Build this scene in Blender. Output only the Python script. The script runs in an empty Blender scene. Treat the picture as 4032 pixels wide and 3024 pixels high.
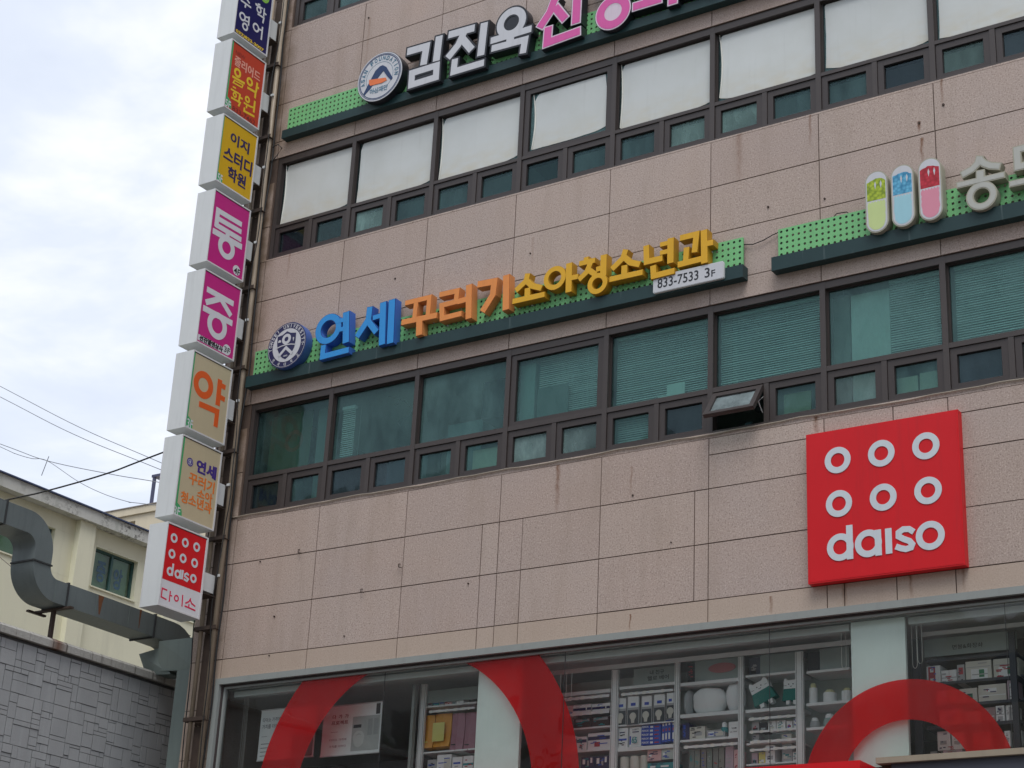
import bpy, bmesh, math, random
from mathutils import Matrix, Vector
random.seed(7)
S = bpy.context.scene
COL = S.collection
# ------------------------------------------------------------------ camera
cam = bpy.data.cameras.new('camera')
cam.sensor_fit = 'HORIZONTAL'; cam.sensor_width = 36.0
cam.lens = 36.0 * 7207.157856 / 4032.0
cam.clip_start = 0.1; cam.clip_end = 2000.0
camo = bpy.data.objects.new('camera', cam); COL.objects.link(camo)
M3 = Matrix(((0.837523993045905, 0.1709435117540712, 0.5189719422682006), (0.5443471978882763, -0.3433030048121497, -0.7653947837803253), (0.047325354976214, 0.9235374181245365, -0.38057712503543945)))
camo.matrix_world = Matrix.Translation((16.3, -17.0, 1.6)) @ M3.to_4x4()
S.camera = camo
# ------------------------------------------------------------------ world
W = bpy.data.worlds.new('World'); S.world = W; W.use_nodes = True
nt = W.node_tree; N = nt.nodes; Lk = nt.links; N.clear()
def nd(t, **k):
    n = N.new(t)
    for a, b in k.items(): setattr(n, a, b)
    return n
wout = nd('ShaderNodeOutputWorld'); bg = nd('ShaderNodeBackground'); bg.inputs[1].default_value = 0.1
Lk.new(bg.outputs[0], wout.inputs[0])
sky = nd('ShaderNodeTexSky', sky_type='NISHITA', sun_disc=False)
sky.sun_elevation = math.radians(61); sky.sun_rotation = math.radians(150)
sky.air_density = 1.0; sky.dust_density = 1.5
tc = nd('ShaderNodeTexCoord')
sep = nd('ShaderNodeSeparateXYZ'); Lk.new(tc.outputs['Generated'], sep.inputs[0])
def wm(op, a, b):
    m = nd('ShaderNodeMath', operation=op)
    for i, v in enumerate((a, b)):
        if isinstance(v, (int, float)): m.inputs[i].default_value = v
        else: Lk.new(v, m.inputs[i])
    return m.outputs[0]
den = wm('ADD', wm('MAXIMUM', sep.outputs[2], 0.0), 0.28)
cx_ = nd('ShaderNodeCombineXYZ')
Lk.new(wm('DIVIDE', sep.outputs[0], den), cx_.inputs[0]); Lk.new(wm('DIVIDE', sep.outputs[1], den), cx_.inputs[1])
cn = nd('ShaderNodeTexNoise'); cn.inputs['Scale'].default_value = 3.3; cn.inputs['Detail'].default_value = 6; cn.inputs['Roughness'].default_value = 0.58; cn.inputs['Distortion'].default_value = 0.35
mp = nd('ShaderNodeMapping'); mp.inputs['Location'].default_value = (1.7, 0.6, 0.0); Lk.new(cx_.outputs[0], mp.inputs[0]); Lk.new(mp.outputs[0], cn.inputs['Vector'])
cr = nd('ShaderNodeValToRGB'); Lk.new(cn.outputs['Fac'], cr.inputs[0])
e = cr.color_ramp; e.elements[0].position = 0.33; e.elements[0].color = (4.8, 5.8, 6.9, 1); e.elements[1].position = 0.62; e.elements[1].color = (8.1, 8.25, 8.6, 1)
m_ = e.elements.new(0.42); m_.color = (6.0, 6.5, 7.5, 1)
m2_ = e.elements.new(0.52); m2_.color = (6.6, 7.05, 7.95, 1)
mx = nd('ShaderNodeMix', data_type='RGBA'); mx.inputs[0].default_value = 0.86
Lk.new(sky.outputs[0], mx.inputs[6]); Lk.new(cr.outputs[0], mx.inputs[7]); Lk.new(mx.outputs[2], bg.inputs[0])
# ------------------------------------------------------------------ sun (veiled by cloud)
sl = bpy.data.lights.new('sun', 'SUN'); sl.energy = 1.5; sl.angle = math.radians(32); sl.color = (1.0, 0.97, 0.93)
so = bpy.data.objects.new('sun', sl); COL.objects.link(so)
az = math.radians(150); el = math.radians(61)
sd = Vector((math.sin(az) * math.cos(el), math.cos(az) * math.cos(el), math.sin(el)))
so.rotation_euler = sd.to_track_quat('Z', 'Y').to_euler()
S.view_settings.view_transform = 'Standard'; S.view_settings.look = 'None'
S.view_settings.exposure = 0.50; S.view_settings.gamma = 1.0; S.view_settings.use_curve_mapping = False

# ------------------------------------------------------------------ data (metres on the facade: x along it, z up)
LET={'gim': [('l', 0.112, [(2.904, 15.234), (3.229, 15.222), (3.2, 14.937)]), ('l', 0.115, [(3.435, 15.322), (3.414, 14.931)]), ('c', 0.1, [(3.019, 14.862), (3.427, 14.859), (3.428, 14.674), (3.019, 14.676)])], 'jin': [('l', 0.11, [(3.589, 15.287), (4.015, 15.267)]), ('l', 0.11, [(3.854, 15.258), (3.764, 15.079), (3.603, 14.922)]), ('l', 0.11, [(3.803, 15.183), (3.993, 14.926)]), ('l', 0.115, [(4.172, 15.296), (4.144, 14.791)]), ('l', 0.1, [(3.728, 14.869), (3.718, 14.672), (4.207, 14.665)])], 'uk': [('r', 0.11, (4.608, 15.159), 0.175), ('l', 0.1, [(4.291, 14.972), (4.932, 14.961)]), ('l', 0.12, [(4.605, 14.965), (4.605, 14.806)]), ('l', 0.1, [(4.314, 14.844), (4.84, 14.82), (4.815, 14.618)])], 'sin': [('l', 0.11, [(5.277, 15.317), (5.207, 15.126), (5.058, 14.934)]), ('l', 0.11, [(5.283, 15.18), (5.448, 14.937)]), ('l', 0.115, [(5.618, 15.338), (5.611, 14.825)]), ('l', 0.11, [(5.194, 14.901), (5.185, 14.664), (5.678, 14.688)])], 'gyeong': [('r', 0.115, (6.161, 14.817), 0.185), ('l', 0.11, [(5.819, 15.46), (6.065, 15.447), (6.028, 15.185)]), ('l', 0.1, [(6.131, 15.307), (6.267, 15.299)]), ('l', 0.1, [(6.135, 15.164), (6.271, 15.157)]), ('l', 0.11, [(6.308, 15.45), (6.305, 15.029)])], 'oe': [('r', 0.1, (6.63, 15.183), 0.13), ('l', 0.1, [(6.649, 15.007), (6.645, 14.823)]), ('l', 0.105, [(6.454, 14.792), (6.859, 14.786)]), ('l', 0.115, [(7.026, 15.279), (7.018, 14.654)])], 'gwa': [('l', 0.11, [(7.144, 15.191), (7.389, 15.183), (7.363, 14.963)]), ('l', 0.1, [(7.232, 15.084), (7.228, 14.796)]), ('l', 0.105, [(7.106, 14.792), (7.464, 14.777)]), ('l', 0.115, [(7.575, 15.24), (7.557, 14.701)]), ('l', 0.1, [(7.562, 14.955), (7.689, 14.949)])], 'yeon': [('r', 0.098, (1.954, 11.285), 0.17), ('l', 0.115, [(2.232, 11.47), (2.271, 11.024)]), ('l', 0.07, [(2.078, 11.361), (2.201, 11.366)]), ('l', 0.07, [(2.12, 11.234), (2.215, 11.235)]), ('l', 0.09, [(1.9, 11.062), (1.899, 10.899), (2.333, 10.911)])], 'se': [('l', 0.1, [(2.621, 11.461), (2.613, 11.288), (2.448, 11.07)]), ('l', 0.095, [(2.616, 11.255), (2.763, 11.074)]), ('l', 0.075, [(2.687, 11.289), (2.816, 11.299)]), ('l', 0.11, [(2.836, 11.481), (2.87, 10.876)]), ('l', 0.115, [(2.977, 11.488), (3.002, 10.87)])], 'kku': [('l', 0.075, [(3.186, 11.398), (3.565, 11.399), (3.56, 11.147)]), ('l', 0.075, [(3.361, 11.389), (3.351, 11.158)]), ('l', 0.085, [(3.151, 11.133), (3.704, 11.12)]), ('l', 0.105, [(3.432, 11.118), (3.445, 10.897)])], 'reo': [('l', 0.08, [(3.722, 11.4), (3.995, 11.396), (3.983, 11.248), (3.769, 11.243), (3.786, 11.06), (4.083, 11.065)]), ('l', 0.085, [(4.015, 11.241), (4.163, 11.249)]), ('l', 0.1, [(4.172, 11.442), (4.196, 10.97)])], 'gi': [('l', 0.1, [(4.303, 11.415), (4.555, 11.403), (4.542, 11.224), (4.399, 11.023)]), ('l', 0.105, [(4.729, 11.451), (4.749, 10.974)])], 'so': [('l', 0.085, [(5.046, 11.402), (5.026, 11.304), (4.884, 11.205)]), ('l', 0.085, [(5.039, 11.304), (5.116, 11.219), (5.26, 11.157)]), ('l', 0.09, [(5.053, 11.202), (5.057, 11.07)]), ('l', 0.08, [(4.844, 11.065), (5.306, 11.062)])], 'a': [('r', 0.075, (5.443, 11.252), 0.125), ('l', 0.095, [(5.641, 11.408), (5.648, 11.018)]), ('l', 0.075, [(5.658, 11.2), (5.777, 11.199)])], 'cheong': [('l', 0.075, [(5.88, 11.434), (5.883, 11.352)]), ('l', 0.075, [(5.785, 11.366), (6.006, 11.363)]), ('l', 0.08, [(5.945, 11.347), (5.896, 11.231), (5.788, 11.151)]), ('l', 0.08, [(5.922, 11.251), (6.022, 11.166)]), ('l', 0.075, [(6.028, 11.232), (6.124, 11.239)]), ('l', 0.095, [(6.127, 11.406), (6.128, 11.126)]), ('r', 0.072, (6.052, 11.043), 0.105)], 'so2': [('l', 0.085, [(6.427, 11.408), (6.391, 11.299), (6.244, 11.19)]), ('l', 0.085, [(6.416, 11.305), (6.496, 11.22), (6.625, 11.166)]), ('l', 0.09, [(6.416, 11.201), (6.415, 11.057)]), ('l', 0.08, [(6.217, 11.059), (6.665, 11.055)])], 'nyeon': [('l', 0.085, [(6.705, 11.396), (6.715, 11.179), (6.925, 11.18)]), ('l', 0.065, [(6.892, 11.361), (7.009, 11.361)]), ('l', 0.065, [(6.894, 11.253), (7.011, 11.252)]), ('l', 0.095, [(7.033, 11.415), (7.034, 11.089)]), ('l', 0.085, [(6.804, 11.109), (6.815, 10.972), (7.09, 10.978)])], 'gwa2': [('l', 0.085, [(7.156, 11.386), (7.371, 11.387), (7.347, 11.156)]), ('l', 0.08, [(7.244, 11.245), (7.233, 11.052)]), ('l', 0.085, [(7.131, 11.044), (7.443, 11.051)]), ('l', 0.095, [(7.469, 11.416), (7.479, 10.987)]), ('l', 0.08, [(7.49, 11.231), (7.591, 11.228)])], 'song': [('l', 0.088, [(10.766, 11.508), (10.74, 11.427), (10.673, 11.371), (10.553, 11.332)]), ('l', 0.088, [(10.762, 11.466), (10.806, 11.406), (10.871, 11.363), (10.978, 11.328)]), ('l', 0.1, [(10.761, 11.336), (10.756, 11.234)]), ('l', 0.075, [(10.497, 11.22), (11.018, 11.217)]), ('r', 0.082, (10.76, 11.032), 0.128)], 'do': [('l', 0.09, [(11.375, 11.481), (11.165, 11.476), (11.163, 11.271), (11.371, 11.27)]), ('l', 0.1, [(11.299, 11.264), (11.292, 11.135)]), ('l', 0.075, [(11.064, 11.089), (11.52, 11.082)])], 'rings': [('r', 0.068, (9.035, 8.355), 0.112), ('r', 0.068, (9.522, 8.353), 0.112), ('r', 0.068, (10.007, 8.356), 0.112), ('r', 0.068, (9.039, 7.872), 0.112), ('r', 0.068, (9.528, 7.87), 0.112), ('r', 0.068, (10.011, 7.872), 0.112)], 'dd': [('r', 0.068, (9.043, 7.397), 0.113), ('l', 0.07, [(9.148, 7.621), (9.149, 7.254)])], 'da': [('r', 0.068, (9.352, 7.397), 0.113), ('l', 0.07, [(9.458, 7.529), (9.461, 7.253)])], 'di': [('l', 0.07, [(9.572, 7.528), (9.573, 7.258)])], 'ds': [('l', 0.062, [(9.844, 7.453), (9.794, 7.491), (9.732, 7.496), (9.682, 7.468), (9.681, 7.427), (9.735, 7.392), (9.794, 7.364), (9.823, 7.326), (9.808, 7.293), (9.752, 7.283), (9.697, 7.301), (9.647, 7.325)])], 'do2': [('r', 0.068, (10.015, 7.393), 0.118)]}
LETX={'tong': [('l', 0.075, [(-0.935, 13.076), (-0.425, 13.084)]), ('l', 0.072, [(-0.941, 12.96), (-0.417, 12.974)]), ('l', 0.075, [(-0.944, 12.854), (-0.402, 12.86)]), ('l', 0.078, [(-0.917, 13.116), (-0.915, 12.827)]), ('l', 0.08, [(-0.678, 12.879), (-0.679, 12.794)]), ('l', 0.085, [(-0.971, 12.745), (-0.374, 12.761)]), ('r', 0.08, (-0.671, 12.62), 0.128)], 'jeung': [('l', 0.08, [(-0.944, 11.881), (-0.408, 11.884)]), ('l', 0.08, [(-0.659, 11.861), (-0.804, 11.768), (-0.937, 11.688)]), ('l', 0.08, [(-0.643, 11.841), (-0.433, 11.695)]), ('l', 0.085, [(-0.975, 11.595), (-0.388, 11.6)]), ('r', 0.085, (-0.671, 11.453), 0.15)], 'yak': [('r', 0.092, (-0.794, 10.55), 0.142), ('l', 0.085, [(-0.496, 10.738), (-0.488, 10.369)]), ('l', 0.07, [(-0.478, 10.667), (-0.377, 10.664)]), ('l', 0.07, [(-0.463, 10.501), (-0.364, 10.496)]), ('l', 0.08, [(-0.834, 10.27), (-0.481, 10.284), (-0.48, 10.068)])], 'rings8': [('r', 0.03, (-0.987, 8.388), 0.046), ('r', 0.03, (-0.78, 8.386), 0.046), ('r', 0.03, (-0.567, 8.389), 0.046), ('r', 0.03, (-0.991, 8.179), 0.046), ('r', 0.03, (-0.786, 8.177), 0.046), ('r', 0.03, (-0.571, 8.176), 0.046)], 'daiso8': [('r', 0.03, (-0.988, 7.951), 0.042), ('l', 0.03, [(-0.945, 8.064), (-0.944, 7.904)]), ('r', 0.03, (-0.847, 7.953), 0.042), ('l', 0.03, [(-0.801, 8.024), (-0.796, 7.905)]), ('l', 0.03, [(-0.763, 8.029), (-0.763, 7.909)]), ('l', 0.026, [(-0.65, 7.993), (-0.686, 8.007), (-0.719, 7.986), (-0.716, 7.963), (-0.682, 7.952), (-0.652, 7.94), (-0.67, 7.912), (-0.729, 7.92)]), ('r', 0.03, (-0.56, 7.974), 0.043)], 'da8': [('l', 0.02, [(-0.994, 7.705), (-1.083, 7.708), (-1.084, 7.598), (-0.987, 7.587)]), ('l', 0.02, [(-0.938, 7.711), (-0.936, 7.574)]), ('l', 0.018, [(-0.935, 7.658), (-0.897, 7.655)])], 'i8': [('r', 0.02, (-0.817, 7.648), 0.034), ('l', 0.02, [(-0.713, 7.72), (-0.703, 7.571)])], 'so8': [('l', 0.02, [(-0.564, 7.714), (-0.588, 7.665), (-0.65, 7.628)]), ('l', 0.02, [(-0.569, 7.69), (-0.536, 7.654), (-0.464, 7.633)]), ('l', 0.02, [(-0.583, 7.634), (-0.58, 7.592)]), ('l', 0.02, [(-0.657, 7.591), (-0.455, 7.582)])], 'su': [('l', 0.028, [(-0.977, 16.435), (-0.752, 16.44)]), ('l', 0.028, [(-0.868, 16.441), (-0.872, 16.369)]), ('l', 0.028, [(-0.855, 16.516), (-0.79, 16.488)]), ('l', 0.028, [(-0.869, 16.546), (-0.944, 16.509)])], 'hak': [('l', 0.026, [(-0.674, 16.555), (-0.633, 16.557)]), ('l', 0.026, [(-0.626, 16.577), (-0.572, 16.594)]), ('l', 0.026, [(-0.667, 16.545), (-0.516, 16.564)]), ('r', 0.028, (-0.586, 16.499), 0.042), ('l', 0.028, [(-0.479, 16.59), (-0.476, 16.45)]), ('l', 0.026, [(-0.474, 16.518), (-0.424, 16.508)]), ('l', 0.028, [(-0.605, 16.421), (-0.467, 16.43), (-0.477, 16.336)])], 'yeong': [('r', 0.03, (-0.901, 16.201), 0.055), ('l', 0.028, [(-0.767, 16.279), (-0.762, 16.127)]), ('l', 0.024, [(-0.841, 16.234), (-0.775, 16.252)]), ('l', 0.024, [(-0.839, 16.169), (-0.773, 16.186)]), ('r', 0.03, (-0.826, 16.073), 0.048)], 'eo': [('r', 0.03, (-0.604, 16.188), 0.056), ('l', 0.026, [(-0.552, 16.198), (-0.477, 16.208)]), ('l', 0.03, [(-0.472, 16.276), (-0.47, 16.057)])], 'eum': [('r', 0.038, (-0.863, 15.286), 0.054), ('l', 0.036, [(-0.958, 15.179), (-0.697, 15.202)]), ('c', 0.022, [(-0.906, 15.142), (-0.73, 15.16), (-0.744, 15.112), (-0.924, 15.094)])], 'ak': [('r', 0.036, (-0.601, 15.282), 0.05), ('l', 0.038, [(-0.446, 15.352), (-0.45, 15.202)]), ('l', 0.034, [(-0.451, 15.279), (-0.398, 15.283)]), ('l', 0.036, [(-0.634, 15.171), (-0.458, 15.186), (-0.459, 15.089)])], 'hak2': [('l', 0.024, [(-0.926, 15.029), (-0.857, 15.035)]), ('l', 0.026, [(-0.956, 14.973), (-0.79, 14.987)]), ('r', 0.026, (-0.866, 14.924), 0.03), ('l', 0.034, [(-0.765, 14.998), (-0.77, 14.862)]), ('l', 0.03, [(-0.764, 14.939), (-0.702, 14.946)]), ('l', 0.03, [(-0.932, 14.849), (-0.744, 14.864), (-0.767, 14.793)])], 'won': [('r', 0.03, (-0.606, 14.99), 0.038), ('l', 0.028, [(-0.671, 14.903), (-0.523, 14.914)]), ('l', 0.028, [(-0.601, 14.907), (-0.608, 14.849)]), ('l', 0.026, [(-0.541, 14.912), (-0.464, 14.933)]), ('l', 0.036, [(-0.453, 15.046), (-0.45, 14.86)]), ('l', 0.032, [(-0.643, 14.838), (-0.645, 14.782), (-0.426, 14.805)])]}
TX={'phone1': [-1.002, 15.884, -0.394, 15.937], 'new': [-0.946, 15.562, -0.748, 15.612], 'jul': [-0.951, 15.398, -0.402, 15.509], 'ph2': [-0.883, 14.677, -0.398, 14.741], 'f5': [-1.033, 14.677, -0.922, 14.768], 'iji': [-0.845, 14.197, -0.456, 14.323], 'seu': [-0.943, 13.897, -0.357, 14.057], 'hw': [-0.821, 13.649, -0.449, 13.792], 'f5b': [-1.005, 13.506, -0.905, 13.605], 'f4': [-0.479, 12.333, -0.352, 12.406], 'sun': [-0.973, 11.136, -0.517, 11.191], 'f3': [-0.491, 11.159, -0.372, 11.221], 'f3b': [-1.011, 9.9, -0.901, 9.996], 'yeonse': [-0.744, 9.382, -0.366, 9.506], 'kku': [-0.851, 9.188, -0.37, 9.299], 'soa': [-0.67, 9.051, -0.383, 9.136], 'cheong': [-0.958, 8.907, -0.376, 9.011], 'f3c': [-1.055, 8.705, -0.937, 8.795], 'em7c': (-0.867, 9.447), 'c4': (-0.426, 12.382), 'c5': (-0.435, 11.193), 'wb': [-1.004, 11.121, -0.415, 11.203], 'ell': (-0.46, 16.735)}
ASAN=([(2.471, 15.122), (2.52, 15.125), (2.583, 15.078), (2.652, 14.966), (2.71, 14.867), (2.683, 14.838), (2.618, 14.912), (2.539, 15.028), (2.493, 14.986), (2.44, 14.929), (2.342, 14.812), (2.233, 14.72), (2.223, 14.756), (2.304, 14.906), (2.397, 15.071)], [(2.301, 14.952), (2.591, 14.905), (2.614, 14.858), (2.528, 14.838), (2.33, 14.851), (2.307, 14.885)])
RC={'bag': [[3.321, 5.844, 3.475, 6.237, 0.62], [3.483, 5.845, 3.718, 6.243, 0.62], [3.727, 5.786, 3.912, 6.231, 0.62], [3.92, 5.773, 4.082, 6.228, 0.62]], 'baglabel': [[3.488, 5.906, 3.658, 6.13, 0.62]], 'lowA': [[3.41, 5.525, 3.545, 5.703, 0.62], [3.553, 5.517, 3.761, 5.75, 0.62], [3.777, 5.504, 3.924, 5.71, 0.62], [3.932, 5.494, 4.078, 5.712, 0.62]], 'headA': [[3.319, 6.379, 4.093, 6.531, 0.62]], 'uprights': [[3.289, 5.533, 3.372, 6.61, 0.62], [5.951, 5.373, 6.037, 6.542, 0.62], [6.757, 5.351, 6.814, 6.564, 0.62], [7.534, 5.304, 7.594, 6.546, 0.62], [8.208, 5.263, 8.296, 6.537, 0.62], [8.21, 5.262, 8.298, 6.534, 0.62]], 'toprail': [[5.89, 6.55, 8.679, 6.61, 0.62], [9.437, 6.552, 11.053, 6.587, 0.62]], 'shelves': [[3.316, 6.323, 4.097, 6.342, 0.62], [3.352, 5.774, 4.118, 5.792, 0.62], [5.258, 6.3, 5.923, 6.342, 0.62], [5.275, 5.906, 5.935, 5.924, 0.62], [5.287, 5.646, 5.943, 5.664, 0.62], [6.011, 6.317, 6.742, 6.349, 0.62], [6.01, 5.902, 6.748, 5.914, 0.62], [6.018, 5.619, 6.734, 5.661, 0.62], [6.807, 6.29, 7.53, 6.325, 0.62], [6.812, 5.934, 7.53, 5.974, 0.62], [6.816, 5.67, 7.53, 5.693, 0.62], [7.604, 6.317, 8.222, 6.34, 0.62], [7.604, 5.929, 8.217, 5.963, 0.62], [7.613, 5.584, 8.212, 5.601, 0.62], [7.613, 5.364, 8.209, 5.381, 0.62], [8.32, 6.295, 8.811, 6.321, 0.62], [8.314, 5.947, 8.808, 5.977, 0.62], [8.31, 5.69, 8.802, 5.719, 0.62]], 'rails': [[3.428, 6.252, 4.094, 6.277, 0.62], [5.303, 6.242, 5.924, 6.272, 0.62], [5.352, 6.06, 5.93, 6.09, 0.62], [6.074, 6.238, 6.743, 6.265, 0.62], [6.874, 5.592, 7.528, 5.618, 0.62], [7.656, 5.841, 8.216, 5.864, 0.62], [7.662, 5.702, 8.214, 5.724, 0.62], [7.668, 5.591, 8.212, 5.616, 0.62], [7.668, 5.509, 8.211, 5.531, 0.62]], 'stripebox': [[5.107, 6.103, 5.371, 6.187, 0.62], [5.377, 6.105, 5.658, 6.195, 0.62], [5.665, 6.106, 5.902, 6.189, 0.62], [5.203, 5.669, 5.477, 5.841, 0.62], [5.482, 5.668, 5.613, 5.827, 0.62], [5.62, 5.671, 5.911, 5.858, 0.62]], 'darkbasket': [[5.427, 5.912, 5.658, 6.037, 0.62], [5.672, 5.912, 5.908, 6.036, 0.62]], 'navy': [[5.542, 5.398, 5.717, 5.595, 0.62], [5.724, 5.387, 5.904, 5.595, 0.62]], 'headB': [[6.211, 6.344, 6.739, 6.536, 0.62]], 'bulb': [[5.99, 5.915, 6.129, 6.226, 0.62], [6.143, 5.904, 6.301, 6.231, 0.62], [6.314, 5.908, 6.458, 6.228, 0.62], [6.471, 5.912, 6.626, 6.232, 0.62], [6.642, 5.935, 6.742, 6.229, 0.62]], 'det': [[6.017, 5.665, 6.149, 5.885, 0.62], [6.156, 5.672, 6.31, 5.889, 0.62]], 'tooth': [[6.317, 5.679, 6.566, 5.721, 0.62], [6.316, 5.722, 6.565, 5.765, 0.62], [6.315, 5.766, 6.564, 5.808, 0.62], [6.314, 5.809, 6.563, 5.852, 0.62], [6.313, 5.853, 6.563, 5.896, 0.62]], 'toothv': [[6.568, 5.695, 6.607, 5.93, 0.62], [6.609, 5.697, 6.648, 5.932, 0.62], [6.65, 5.699, 6.689, 5.935, 0.62], [6.691, 5.7, 6.73, 5.938, 0.62]], 'can': [[6.025, 5.395, 6.143, 5.61, 0.62], [6.153, 5.387, 6.281, 5.616, 0.62], [6.287, 5.379, 6.387, 5.616, 0.62]], 'pinkbox': [[6.392, 5.497, 6.569, 5.62, 0.62], [6.575, 5.502, 6.726, 5.624, 0.62]], 'tealbox': [[6.395, 5.373, 6.728, 5.472, 0.62]], 'headC': [[6.877, 6.33, 6.98, 6.545, 0.62], [6.986, 6.326, 7.53, 6.558, 0.62]], 'oval': [[7.151, 6.398, 7.49, 6.508, 0.62]], 'cushion': [[6.812, 5.962, 6.914, 6.267, 0.62], [6.907, 5.961, 7.311, 6.282, 0.62], [7.323, 5.973, 7.53, 6.303, 0.62]], 'boxC': [[6.815, 5.689, 6.911, 5.882, 0.62], [6.914, 5.694, 7.106, 5.833, 0.62], [7.118, 5.702, 7.343, 5.786, 0.62], [7.386, 5.689, 7.515, 5.856, 0.62]], 'disp': [[7.274, 5.752, 7.367, 5.865, 0.62]], 'book': [[6.911, 5.341, 6.978, 5.582, 0.62], [6.984, 5.337, 7.05, 5.582, 0.62], [7.057, 5.333, 7.123, 5.583, 0.62], [7.129, 5.328, 7.195, 5.584, 0.62], [7.201, 5.324, 7.266, 5.585, 0.62], [7.273, 5.32, 7.338, 5.585, 0.62]], 'pinkbook': [[7.346, 5.315, 7.445, 5.591, 0.62], [7.451, 5.309, 7.515, 5.551, 0.62]], 'headD': [[7.639, 6.337, 7.772, 6.536, 0.62], [7.777, 6.339, 8.22, 6.546, 0.62]], 'cat': [[7.62, 5.984, 7.942, 6.31, 0.62], [8.02, 5.968, 8.213, 6.308, 0.62]], 'boxD': [[7.668, 5.718, 7.756, 5.829, 0.62], [7.762, 5.717, 7.846, 5.817, 0.62], [7.856, 5.721, 7.949, 5.826, 0.62], [7.958, 5.725, 8.062, 5.824, 0.62], [8.072, 5.727, 8.137, 5.815, 0.62], [8.155, 5.727, 8.212, 5.831, 0.62], [7.674, 5.596, 7.753, 5.696, 0.62], [8.011, 5.579, 8.13, 5.677, 0.62], [7.661, 5.361, 7.736, 5.502, 0.62], [7.742, 5.365, 7.82, 5.504, 0.62], [7.827, 5.367, 7.94, 5.569, 0.62], [8.011, 5.367, 8.133, 5.578, 0.62], [8.139, 5.375, 8.205, 5.483, 0.62]], 'headE': [[8.32, 6.321, 8.46, 6.531, 0.62], [8.473, 6.325, 8.805, 6.546, 0.62]], 'lantern': [[8.318, 5.971, 8.412, 6.201, 0.62], [8.466, 5.965, 8.616, 6.123, 0.62], [8.679, 5.971, 8.803, 6.123, 0.62]], 'tea': [[8.317, 5.707, 8.43, 5.835, 0.62], [8.465, 5.707, 8.605, 5.865, 0.62]], 'headF': [[9.627, 6.347, 10.594, 6.532, 0.62]], 'darkpost': [[9.394, 5.19, 9.458, 6.557, 0.62], [9.516, 5.183, 9.598, 6.568, 0.62], [10.528, 5.121, 10.591, 6.519, 0.62]], 'darkshelf': [[9.643, 6.287, 10.602, 6.316, 0.62], [9.633, 6.047, 10.599, 6.075, 0.62], [9.624, 5.814, 10.597, 5.842, 0.62], [9.627, 5.599, 10.595, 5.633, 0.62]], 'pack': [[9.636, 6.069, 9.787, 6.258, 0.62], [9.791, 6.048, 9.955, 6.2, 0.62], [9.961, 6.041, 10.042, 6.242, 0.62], [10.05, 6.05, 10.32, 6.265, 0.62], [10.335, 6.053, 10.594, 6.267, 0.62], [9.73, 5.823, 9.962, 5.992, 0.62], [9.971, 5.814, 10.159, 5.994, 0.62], [10.169, 5.821, 10.457, 6.014, 0.62], [10.472, 5.824, 10.564, 6.035, 0.62], [9.756, 5.618, 9.987, 5.803, 0.62], [10.01, 5.616, 10.192, 5.76, 0.62], [10.212, 5.614, 10.333, 5.787, 0.62], [10.339, 5.616, 10.429, 5.792, 0.62], [10.438, 5.619, 10.535, 5.793, 0.62], [9.723, 5.391, 9.861, 5.58, 0.62], [9.873, 5.392, 9.999, 5.558, 0.62], [10.09, 5.389, 10.271, 5.543, 0.62], [10.415, 5.378, 10.477, 5.536, 0.62], [10.505, 5.382, 10.593, 5.535, 0.62], [9.773, 5.349, 9.974, 5.43, 0.62]]}

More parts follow.
